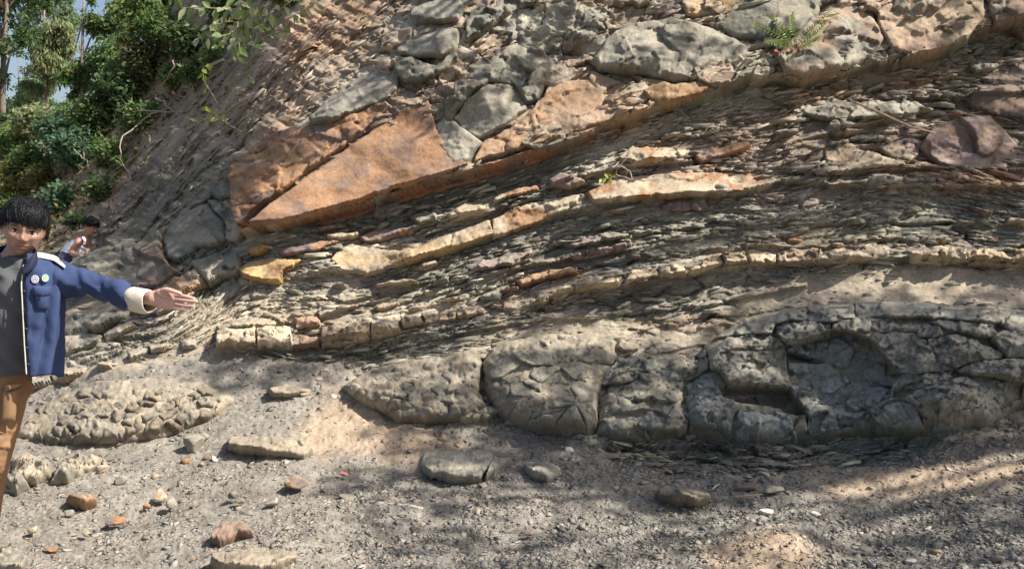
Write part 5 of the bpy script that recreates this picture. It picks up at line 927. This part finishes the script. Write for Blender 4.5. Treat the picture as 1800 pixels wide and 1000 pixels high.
def locks(o, tr, n, seed, arc, col=(.007,.007,.008), w_=.012):
    """a cap of hair under many tapering locks, each part of the one 'hair' mesh"""
    rs = np.random.RandomState(seed); VV, A_, B_, off = [], [], [], 0
    def add(v, f):
        nonlocal off
        VV.append(tr(v)); A_.append(f[0] + off); B_.append(f[1] + off) if len(f) > 1 else None; off += len(v)
    for i in range(n):
        th = rs.uniform(-math.pi, math.pi); pts, lift = arc(th, rs)
        k = len(pts); V_, F_ = spath(pts, [[w_ * rs.uniform(.7, 1.2) * a, .0045 * a] for a in np.interp(np.linspace(0, 1, k), [0, .25, .7, 1], [.6, 1.1, .85, .12])], k=6, sub=2, ref=(0, .1, 1)); add(V_, F_)
    V = np.concatenate(VV); o_ = obj('hair', V, [np.concatenate(A_), np.concatenate(B_)], np.tile(col, (len(V), 1)) * rs.uniform(.8, 1.2, (len(V), 1)), M_hair, o, True); return o_
MY = 3.3
def mp(x, y, d=0.): return pt(x, y, MY + d)
px_m = MY / FX
foot = np.array([mp(-40, 1040)[0], MY, 0.]); foot[2] = float(mp(-40, 1040)[2])
man = tag(empty('person', tuple(foot)), 'young man in an open navy jacket and brown trousers holding out his open hand', 'person')
SK = np.array([.35, .205, .145]); SKH = np.array([.52, .31, .25])  # face tone is darkened for the shadow under the hair
rm = rotm(0, 0, 31) @ rotm(0, 12, 0) @ rotm(14, 0, 0)
hc = mp(42.5, 402, .01)
hv, hf, hcol, eyes, htr = head(hc, .98, rm, SK)
# body under the clothes, arms, hand
N0 = mp(22, 462, .03)
bp = [spath([hc + [-.012, .03, -.05], mp(30, 450, .035), N0, mp(20, 480, .04)], [.052, .054, .058, .075], k=20)]
bp += [spath([mp(20, 466, .04), mp(20, 500, .04), mp(16, 570, .03), mp(8, 630, .03), mp(-5, 670, .03), mp(-10, 700, .03)], [[.11, .065], [.145, .09], [.13, .085], [.115, .08], [.115, .09], [.10, .09]], ref=(0, 1, 0), k=28)]
shR = mp(100, 484, .02); shL = mp(-62, 480, .06)
elR = mp(178, 512, -.02); wrR = mp(262, 525, -.25)
bp += [spath([mp(40, 470, .04), shR, mp(140, 497, .0), elR, mp(220, 520, -.14), wrR], [.05, .045, .040, .034, .030, .025], k=18)]
bp += [spath([mp(0, 470, .04), shL, mp(-95, 560, .08), mp(-105, 620, .05), mp(-100, 690, -.02), mp(-98, 720, -.04)], [.06, .056, .046, .038, .03, .025], k=18)]
bp += [ball(mp(-98, 740, -.05), [.03, .02, .05])]
for j in range(4): bp += [spath([mp(-106 + 6 * j, 752, -.05), mp(-106 + 6 * j, 775 - abs(j - 1.4) * 3, -.06)], [.008, .006], k=8)]
kneeR = mp(-8, 800, -.06); bp += [spath([mp(5, 680, .03), mp(0, 740, 0), kneeR, mp(-25, 900, 0), mp(-34, 1000, .03)], [.07, .06, .045, .04, .03], k=20, ref=(0, 1, 0))]
bp += [spath([mp(-50, 680, .03), mp(-70, 800, -.02), mp(-88, 900, .04), mp(-98, 1000, .08)], [.07, .05, .04, .03], k=20, ref=(0, 1, 0))]
bv, bf = remesh(bp, .008, 3)
hd = lambda x, y, d=0.: pt(x, y, MY - .27 + d)
W_ = .0022
hp = [spath([hd(252, 523, .03), hd(262, 524, .01), hd(270, 524, .0)], [[.022, .027], [.021, .027], [.021, .029]], k=16, ref=(0, 0, 1))]
hp += [spath([hd(268, 524), hd(280, 525, -.002), hd(297, 527, -.004), hd(309, 530, -.002)], [[.017, .028], [.015, .037], [.012, .039], [.008, .035]], k=24, ref=(0, 0, 1))]
hp += [ball(hd(284, 515, -.012), [.024, .012, .017], rotm(0, 10, 0)), ball(hd(286, 536, -.008), [.028, .011, .013], rotm(0, -16, 0))]
for pts, r in [([(302,518,0),(315,519.5,-.006),(326,521,-.012),(341,525,-.016)], .0078), ([(302,526,0),(315,526.5,-.008),(328,528.5,-.015),(345,530,-.020)], .0080), ([(300,532,0),(312,534.5,-.008),(325,537,-.015),(340,538.5,-.022)], .0076), ([(296,538,0),(307,540.5,-.006),(316,542.5,-.012),(328,545.5,-.018)], .0066), ([(278,514,-.008),(291,509,-.020),(303,511.5,-.026),(317,516,-.028)], .0095)]:
    hp.append(spath([hd(*p) for p in pts], [r * 1.05, r, r * .95, r * .82], k=12, ref=(0, 1, 0)))
pv, pf = remesh(hp, .0014, 3)
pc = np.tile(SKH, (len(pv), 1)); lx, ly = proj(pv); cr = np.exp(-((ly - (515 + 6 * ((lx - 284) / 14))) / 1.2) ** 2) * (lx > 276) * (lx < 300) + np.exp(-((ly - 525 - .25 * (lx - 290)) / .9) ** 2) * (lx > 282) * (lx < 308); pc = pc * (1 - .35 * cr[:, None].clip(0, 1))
tipm = (sstep(333, 343, lx) * .25)[:, None]; pc = pc * (1 - tipm) + np.array([.62,.34,.28]) * tipm
V, F_, C_ = merge([(hv, hf, hcol), (bv, bf, SK), (pv, pf, pc)])
obj('body', V, F_, C_, M_skin, man, True)
for e in eyes: obj('eye', e[0], e[1], e[2], M_badge, man, True)
def arc(th, rs):
    # th: direction round the head, 0 = forward; the locks leave a crown whorl and fall to the brow, the ears and the nape
    c0 = np.array([.010, .035, .112]); front = math.cos(th); end_z = np.interp(front, [-1, -.2, .35, 1], [-.055, .010, .036, .054]) + rs.uniform(-.020, .014) - .012 * math.sin(th * 3 + 1) + .008 * math.sin(th * 9)
    st = c0 + rs.normal(0, [.030, .035, .004]) * [1, 1, 0]; pts = []; rx = .089; ry = .106
    L_ = rs.uniform(.0, .011) ** 1.; sw_ = rs.uniform(-.5, .7)
    for u in np.linspace(0, 1, 6):
        z = st[2] + .012 * math.sin(u * 2.2) + (end_z - st[2]) * u ** 1.7; rr = math.sqrt(max(0, 1 - ((z - 0.0) / .135) ** 2)) if z > 0 else 1.
        a = th + .35 * math.sin(u * 2.5 + th) * .5 + sw_ * u * u; k = min(1., .25 + 1.15 * u ** .7) if u < .5 else 1.
        e = np.array([math.sin(a) * rx, -math.cos(a) * ry + .004, 0]) * (rr * .98 + L_ * 3 * u + .045); e = st * [1, 1, 0] * (1 - k) + e * k; pts.append([e[0], e[1], z + rs.normal(0, .004)])
    return pts, 0
capv, capf = ball(np.array([0, .010, .034]), [.083, .097, .090], None, 4)
hair = locks(man, htr, 1000, 3, arc, w_=.0062)
kp = capv[:, 2] > .0; obj('hair_cap', htr(capv), capf, np.tile((.012,.011,.012), (len(capv), 1)), M_hair, man, True)
# T-shirt
def wr(amp, f1, f2, seed):
    def g(V, Q, t):
        c = Q[:, None]; d = V - c; l = np.linalg.norm(d, axis=2, keepdims=True); n = fbm(V[..., 0] * f1 + V[..., 2] * f2 * .5, V[..., 2] * f2 + V[..., 1] * f1, seed, 3); n = np.where(n > 0, n, n * .5) + .45 * np.sin(V[..., 0] * 30 + V[..., 2] * 42 + 5 * n); return V + d / l * (amp * n)[..., None]
    return g
def sections(rows): return [mp(c, y, d) for y, c, a, b, d in rows], [[b, a * px_m] for y, c, a, b, d in rows]
P_, r_ = sections([(444, 22, 27, .052, .035), (452, 21, 36, .062, .035), (464, 20, 62, .085, .035), (480, 20, 72, .105, .035), (510, 18, 73, .118, .03), (560, 14, 68, .115, .03), (610, 8, 62, .112, .03), (646, 4, 60, .115, .03)])
def lift(rows, ref=(1, 0, 0), amp=.004, seed=3, k=64, sub=6, f=(9, 14), cap=False):
    P_, r_ = sections(rows); r2 = [[a, b] for b, a in [(x[0], x[1]) for x in r_]]
    return spath(P_, r2, k=k, sub=sub, ref=(0, 1, 0), cap=cap, noise=wr(amp, f[0], f[1], seed))
def ring_ab(rows): return rows
v, f = lift([(446, 21, 27, .055, .035), (453, 21, 40, .066, .035), (464, 20, 62, .085, .035), (480, 20, 72, .105, .035), (510, 18, 73, .118, .03), (560, 14, 68, .115, .03), (610, 8, 62, .112, .03), (646, 4, 58, .118, .03)], amp=.020, seed=4, f=(7, 9))
obj('t_shirt', v, f, np.tile((.085,.088,.094), (len(v), 1)), M_cloth, man, True)
# jacket body: an open shell
rows = [(446, 24, 34, .070, .04), (452, 22, 58, .085, .04), (461, 22, 80, .105, .035), (476, 22, 90, .125, .03), (505, 20, 92, .138, .025), (550, 18, 91, .142, .02), (605, 17, 90, .145, .015), (660, 17, 88, .150, .01)]
def jk(y): return [np.interp(y, [r[0] for r in rows], [r[j] for r in rows]) for j in (1, 2, 3, 4)]
def jfront(x, y, off=.0):
    cx, a, b, d = jk(y); u = np.clip((x - cx) / a, -.999, .999); return mp(x, y, d - b * (1 - abs(u) ** 2.3) ** (1 / 2.3) - off)
ys = np.concatenate([[446, 449, 452, 456], np.linspace(461, 660, 52)]); nth = 90; JV = []
for y in ys:
    cx, a, b, d = jk(y); e0 = np.interp(y, [446, 462, 500, 600, 660], [46, 42, 38, 43, 47]); u0 = (e0 - cx) / a; e1 = -30.; u1 = (e1 - cx) / a
    u0 = max(min(u0, .97), -.97); u1 = max(u1, -.97); t0 = math.asin(u0); t1 = 2 * math.pi + math.asin(max(-1, u1))
    for t in np.linspace(t0, t1, nth):
        s_, c_ = math.sin(t), math.cos(t); xx = cx + a * np.sign(s_) * abs(s_) ** (2 / 2.3); dd = d - b * np.sign(c_) * abs(c_) ** (2 / 2.3)
        fold = .010 * sstep(470, 560, y) * math.sin(t * 9 + y * .010 + 1.2 * math.sin(y * .02)) * (abs(s_) ** .3) + .006 * sstep(470, 520, y) * math.sin(t * 17 + y * .03); JV.append(mp(xx, y + (2 * math.sin(t * 5) if y > 650 else 0), dd - fold * c_) + np.array([fold * s_, 0, 0]))
JV = np.array(JV); JV += (.013 * (fbm(JV[:, 0] * 14 + JV[:, 1] * 9 + JV[:, 2] * 4, JV[:, 2] * 12 + JV[:, 0] * 8, 8, 4)))[:, None] * np.array([.3, -1, 0])
JF = gridfaces(nth, len(ys))[:, ::-1]; NV = np.array([.038, .056, .125])
jo = obj('jacket', JV, JF, np.tile(NV, (len(JV), 1)), M_cloth, man, True); sm = jo.modifiers.new('thickness', 'SOLIDIFY'); sm.thickness = .004; sm.offset = -1
# sleeves, cuffs
def sl_noise(V, Q, t):
    d = V - Q[:, None]; l = np.linalg.norm(d, axis=2, keepdims=True); s_ = np.linspace(0, 1, len(Q))[:, None] * np.ones(V.shape[1])[None]; th = np.arctan2(d[..., 2], d[..., 1])
    n = .005 * np.sin(s_ * 31 + 2.6 * np.sin(th + s_ * 5)) * np.exp(-((s_ - .6) / .3) ** 2) + .018 * fbm(s_ * 8 + np.cos(th) * .9, s_ * 5 + np.sin(th) * 1.6, 15, 4); return V + d / l * n[..., None]
sv, sf = spath([mp(72, 492, .04), mp(100, 491, .02), mp(128, 494, .01), mp(160, 501, -.02), mp(198, 513, -.10), mp(226, 521, -.18), mp(244, 526, -.225)], [[.085, .075], [.082, .080], [.064, .066], [.050, .054], [.047, .049], [.047, .046], [.046, .044]], k=40, sub=9, cap=False, ref=(0, 0, 1), noise=sl_noise)
so_ = obj('sleeve', sv, sf, np.tile(NV, (len(sv), 1)), M_cloth, man, True)
cv, cf = spath([mp(237, 525, -.20), mp(244, 527, -.225), mp(256, 529, -.25), mp(264, 530, -.265)], [[.046, .046], [.047, .049], [.043, .050], [.034, .044]], k=32, sub=4, cap=False, ref=(0, 0, 1), noise=lambda V, Q, t: V + (V - Q[:, None]) * (.10 * fbm(V[..., 2] * 20, V[..., 0] * 15, 5, 2))[..., None])
co = obj('cuff', cv, cf, np.tile((.60,.53,.42), (len(cv), 1)), M_cloth, man, True); sm = co.modifiers.new('thickness', 'SOLIDIFY'); sm.thickness = .0015
sv, sf = spath([mp(-30, 486, .05), mp(-62, 488, .06), mp(-88, 540, .08), mp(-103, 610, .06), mp(-100, 690, -.01)], [[.085, .075], [.082, .082], [.066, .066], [.056, .056], [.05, .05]], k=32, sub=8, cap=False, ref=(0, 1, 0), noise=sl_noise); obj('sleeve', sv, sf, np.tile(NV, (len(sv), 1)), M_cloth, man, True)
# things sewn on the jacket, following its front
def patch(name, x0, x1, fy0, fy1, off, th, col, nx_=14, ny_=14, mat=None, puff=.0, jf=jfront, parent=man):
    V = []; 
    for j in range(ny_):
        for i in range(nx_):
            u, v_ = i / (nx_ - 1), j / (ny_ - 1); x = x0(v_) * (1 - u) + x1(v_) * u; y = fy0(u) * (1 - v_) + fy1(u) * v_; p_ = puff * (math.sin(math.pi * u) * math.sin(math.pi * min(v_, .999))) ** .5
            V.append(jf(x, y, off + p_ + th * (0 if (i in (0, nx_ - 1) or j in (0, ny_ - 1)) else 1)))
    V = np.array(V); return obj(name, V, gridfaces(nx_, ny_), np.tile(col, (len(V), 1)) if np.ndim(col) == 1 else col, mat or M_cloth, parent, True)
K = lambda a: (lambda t: a)
L2 = lambda a, b: (lambda t: a + (b - a) * t)
patch('pocket', L2(58.5, 63), L2(88, 86), K(508), lambda u: 543 + 3 * math.sin(u * 3.1), .006, .005, NV * 1.0, puff=.014)
patch('pocket_flap', K(57), K(90), K(503), lambda u: 516 + 7 * math.sin(u * math.pi), .014, .005, NV * 1.12, puff=.012)
for (bx, by, rr, cols) in ((61.5, 491, 7.4, [(0, (.10,.30,.42)), (.30, (.25,.55,.30)), (.45, (.12,.40,.55)), (.62, (.55,.12,.16)), (.82, (.75,.55,.55)), (.93, (.62,.10,.15))]), (79.5, 489, 7.4, [(0, (.30,.27,.12)), (.28, (.45,.42,.25)), (.50, (.16,.20,.12)), (.60, (.62,.66,.55)), (.76, (.03,.16,.18)), (.90, (.10,.45,.40))])):
    V = [jfront(bx, by, .012)]; cc = [cols[0][1]]; F3 = []; F4 = []; rings = 14; k = 32
    for r_ in range(1, rings + 1):
        for j in range(k):
            a = 2 * math.pi * j / k; q = rr * r_ / rings; wv = 1 + (.03 * math.cos(a * 16) if r_ == rings else 0); V.append(jfront(bx + q * wv * math.cos(a) * .95, by + q * wv * math.sin(a), .012 if r_ < rings else .006)); f_ = r_ / rings; c_ = [c for t_, c in cols if t_ <= f_][-1]
            if .05 < f_ < .5: c_ = np.array(c_) * (1.6 if math.sin(a * 3 + f_ * 7) > .2 else .55)
            cc.append(np.array(c_))
    for j in range(k): F3.append([0, 1 + (j + 1) % k, 1 + j])
    for r_ in range(rings - 1):
        for j in range(k): a = 1 + r_ * k; F4.append([a + j, a + (j + 1) % k, a + k + (j + 1) % k, a + k + j])
    b_ = obj('badge', np.array(V), [np.array(F3), np.array(F4)], np.array(cc), M_badge, man, False)
    b_['label'] = 'round red-rimmed badge with a teal centre' if bx < 70 else 'round teal-rimmed badge with an olive emblem'
ed = lambda y: float(np.interp(y, [446, 462, 500, 600, 660], [46, 42, 38, 43, 47]))
V_, F_ = spath([jfront(ed(y) - .5, y, .004) for y in np.linspace(466, 657, 24)], .0026, k=6, sub=2); obj('piping', V_, F_, np.tile((.55,.50,.42), (len(V_), 1)), M_cloth, man, True)
V_, F_ = spath([jfront(ed(y) + 7.5, y, .003) for y in np.linspace(480, 655, 24)], .0016, k=5, sub=1); obj('placket_seam', V_, F_, np.tile(NV * .6, (len(V_), 1)), M_cloth, man, True)
for y in (512, 545, 578, 611, 640): v, f = ball(jfront(ed(y) + 4, y, .005), [.0055, .003, .0055], None, 2); obj('button', v, f, np.tile((.03,.04,.10), (len(v), 1)), M_badge, man, True)
v, f = ball(jfront(73, 519, .033), [.0055, .003, .0055], None, 2); obj('button', v, f, np.tile((.02,.02,.03), (len(v), 1)), M_badge, man, True)
# collar: a turned down strip round the neck, darker than the jacket
CV = []; 
for i, (x, y0, y1, d) in enumerate([(37, 472, 484, -.105), (46, 462, 480, -.10), (56, 449, 473, -.085), (64, 442, 462, -.05), (66, 438, 454, .01), (58, 434, 450, .08), (40, 431, 447, .12), (20, 430, 446, .13), (0, 432, 448, .11), (-16, 438, 456, .05), (-20, 446, 464, -.02), (-12, 458, 476, -.07), (0, 470, 486, -.09)]):
    for v_ in np.linspace(0, 1, 5): CV.append(mp(x + (2.5 if x > 20 else -2.5) * v_, y0 * (1 - v_) + y1 * v_, d - .02 * v_ * (1 if d < .03 else -1) - .012 * math.sin(v_ * 3.14)))
CV = np.array(CV); cf_ = np.array([[i * 5 + j, i * 5 + j + 1, (i + 1) * 5 + j + 1, (i + 1) * 5 + j] for i in range(12) for j in range(4)])
co = obj('collar', CV, cf_, np.tile((.020,.024,.045), (len(CV), 1)), M_cloth, man, True); ss = co.modifiers.new('s', 'SUBSURF'); ss.levels = 2; ss.render_levels = 2; sm = co.modifiers.new('thickness', 'SOLIDIFY'); sm.thickness = .004
YV = []
for i, u in enumerate(np.linspace(0, 1, 16)):
    x = 55 + 60 * u; yt = np.interp(u, [0, .3, .7, 1], [441.5, 443.5, 449, 462]); yb = np.interp(u, [0, .3, .7, 1], [450, 452, 457, 470])
    for j, v_ in enumerate(np.linspace(0, 1, 7)): YV.append(mp(x, yt + (yb - yt) * v_, .06 - .105 * v_ - .008 * math.sin(v_ * 3.14) + .01))
YV = np.array(YV); yf = np.array([[i * 7 + j, i * 7 + j + 1, (i + 1) * 7 + j + 1, (i + 1) * 7 + j] for i in range(15) for j in range(6)])
yo = obj('shoulder_strap', YV, yf, np.tile((.62,.56,.46), (len(YV), 1)), M_cloth, man, True); sm = yo.modifiers.new('thickness', 'SOLIDIFY'); sm.thickness = .006
# trousers
TC = np.array([.25, .145, .078])
tp = [spath([mp(-6, 630, .03), mp(-8, 660, .03), mp(-9, 690, .03), mp(-10, 712, .03)], [[58 * px_m, .120], [58 * px_m, .128], [58 * px_m, .132], [44 * px_m, .10]], k=40, sub=5, ref=(0, 1, 0)),
      spath([mp(10, 676, .02), mp(4, 720, 0), mp(-5, 765, -.035), mp(-12, 800, -.05), mp(-24, 850, -.02), mp(-33, 920, .01), mp(-40, 1000, .03)], [[.086, .10], [.080, .092], [.072, .082], [.068, .074], [.070, .075], [.066, .07], [.064, .066]], k=40, sub=8, ref=(0, 1, 0)),
      spath([mp(-40, 676, .03), mp(-54, 740, .01), mp(-70, 800, -.02), mp(-84, 860, .03), mp(-94, 930, .06), mp(-102, 1000, .08)], [[.090, .10], [.083, .09], [.073, .08], [.072, .08], [.068, .07], [.066, .066]], k=40, sub=8, ref=(0, 1, 0))]
tv, tf = remesh(tp, .006, 4); tx_, ty_ = proj(tv)
nn_ = .012 * fbm(tx_ / 26 + ty_ / 30, ty_ / 11 - tx_ / 60, 33, 3) * (1 + .8 * np.exp(-((ty_ - 765) / 30) ** 2)) ; tv = tv + nn_[:, None] * np.array([.45, -.8, 0])
tc = TC * (1 + .12 * fbm(tx_ / 14, ty_ / 14, 34, 3))[:, None]; obj('trousers', tv, tf, tc, M_cloth, man, True)
def tfront(x, y, off=0.): cx = np.interp(y, [650, 700, 740, 765], [6, 4, 0, -4]); return mp(x, y, np.interp(y, [650, 700, 740], [.02, .01, -.005]) - .098 * math.sqrt(max(.02, 1 - ((x - cx) / 44.) ** 2)) - off)
patch('cargo_pocket', L2(4, 1), L2(34, 27), L2(688, 678), L2(742, 738), .008, .006, TC * .95, jf=tfront, puff=.010); patch('pocket_flap', L2(8, 10), L2(38, 37), L2(678, 672), L2(688, 684), .016, .005, TC * 1.05, jf=tfront, puff=.004)
V_, F_ = spath([tfront(x, y, .026) for x, y in ((11, 686), (18, 686), (27, 684), (36, 681))], .0028, k=6, sub=3); obj('zip', V_, F_, np.tile((.03,.028,.025), (len(V_), 1)), M_badge, man, True)
for (fx_, d) in ((-40, .03), (-102, .08)):
    a = mp(fx_, 1000, d); gz = foot[2]; v, f = spath([[a[0], a[1] + .09, gz + .045], [a[0], a[1], gz + .06], [a[0] + .01, a[1] - .10, gz + .045], [a[0] + .015, a[1] - .17, gz + .035]], [[.040, .045], [.045, .055], [.048, .040], [.040, .028]], k=18, sub=5); obj('shoe', v, f, np.tile((.05,.045,.04), (len(v), 1)), M_cloth, man, True)
    v, f = spath([mp(fx_, 990, d), [a[0], a[1] + .0, gz + .06]], [.045, .04], k=14); obj('sock', v, f, np.tile((.1,.09,.08), (len(v), 1)), M_cloth, man, True)
# --- the boy behind the rock
KY = 8.45
def kp_(x, y, d=0.): return pt(x + 2, y - 4, KY + d)
bs = KY / FX; SB = np.array([.30, .16, .105])
kf = kp_(128, 520, .1); boy = tag(empty('boy', tuple(kf)), 'boy in a white sleeveless top leaning over the rock behind the young man', 'person')
krm = rotm(0, 0, 72) @ rotm(0, 8, 0) @ rotm(30, 0, 0)
kh = kp_(158, 402.5); hv, hf, hcol, eyes, ktr = head(kh, .80, krm, SB, mustache=0)
kb = [spath([kh + [-.02, .02, -.04], kp_(149, 417, .02), kp_(143, 426, .02)], [.045, .045, .06], k=14), spath([kp_(146, 424, .02), kp_(138, 433, .02), kp_(126, 447, .02), kp_(118, 462, .02)], [[.085, .07], [.10, .08], [.10, .08], [.11, .09]], k=20, ref=(0, 1, 0)),
      spath([kp_(138, 426, -.06), kp_(131, 436, -.12), kp_(124, 448, -.14), kp_(132, 452, -.22), kp_(140, 454, -.28)], [.038, .034, .030, .026, .02], k=14), spath([kp_(150, 424, .1), kp_(153, 438, .10), kp_(150, 450, .02)], [.045, .038, .03], k=12),
      ball(kp_(143, 454, -.30), [.03, .04, .014]), spath([kp_(118, 462, .02), kp_(135, 480, -.15), kp_(128, 515, .05)], [.09, .06, .04], k=14), spath([kp_(112, 462, .1), kp_(125, 482, -.05), kp_(116, 515, .15)], [.09, .06, .04], k=14)]
for j in range(4): kb.append(spath([kp_(144, 453.5 + j * 1.2, -.31), kp_(150 - abs(j - 1.3), 454 + j * 1.5, -.35)], [.008, .006], k=8))
v, f = remesh(kb, .009, 3); V, F_, C_ = merge([(hv, hf, hcol), (v, f, SB)]); obj('body', V, F_, C_, M_skin, boy, True)
for e in eyes: obj('eye', e[0], e[1], e[2], M_badge, boy, True)
v, f = ball(np.array([0, .012, .036]), [.084, .098, .086], None, 4); obj('hair', ktr(v + 0), f, np.tile((.012,.012,.016), (len(v), 1)), M_hair, boy, True)
hv2 = locks(boy, ktr, 350, 9, arc, w_=.008)
v, f = spath([kp_(143, 430, .02), kp_(136, 437, .02), kp_(126, 448, .02), kp_(117, 464, .02), kp_(115, 470, .02)], [[.085, .078], [.106, .088], [.108, .09], [.12, .10], [.12, .10]], k=36, sub=6, cap=False, ref=(0, 1, 0), noise=wr(.008, 12, 16, 5)); obj('vest', v, f, np.tile((.72,.73,.80), (len(v), 1)), M_cloth, boy, True)
for pp in ([(146, 433, -.085), (147, 427, -.09), (144, 421, -.05), (141, 420, .03)], [(133, 433, -.08), (134, 427, -.06), (136, 421, .03)]):
    v, f = spath([kp_(*p) for p in pp], [[.016, .006]] * len(pp), k=8); obj('strap', v, f, np.tile((.72,.73,.80), (len(v), 1)), M_cloth, boy, True)
v, f = spath([kp_(118, 462, .02), kp_(135, 480, -.14), kp_(132, 492, -.08)], [.13, .08, .08], k=18); v2, f2 = spath([kp_(112, 462, .1), kp_(125, 482, -.04), kp_(122, 494, .02)], [.13, .08, .08], k=18); V, F_, C_ = merge([(v, f, (.05,.05,.07)), (v2, f2, (.05,.05,.07))]); obj('shorts', V, F_, C_, M_cloth, boy, True)
T(relief('boulder', [(116,484),(124,476),(136,468),(152,460),(166,448),(172,436),(180,424),(200,412),(232,420),(250,446),(246,486),(200,510),(140,515),(118,505)], .34, 16, cell=(34,.12), crack=(.03,.015), lay=.01, col=SH * .95, col2=SHD * 1.3, ledge=.2), 'hump of grey layered rock that the boy leans over', 'boulder')
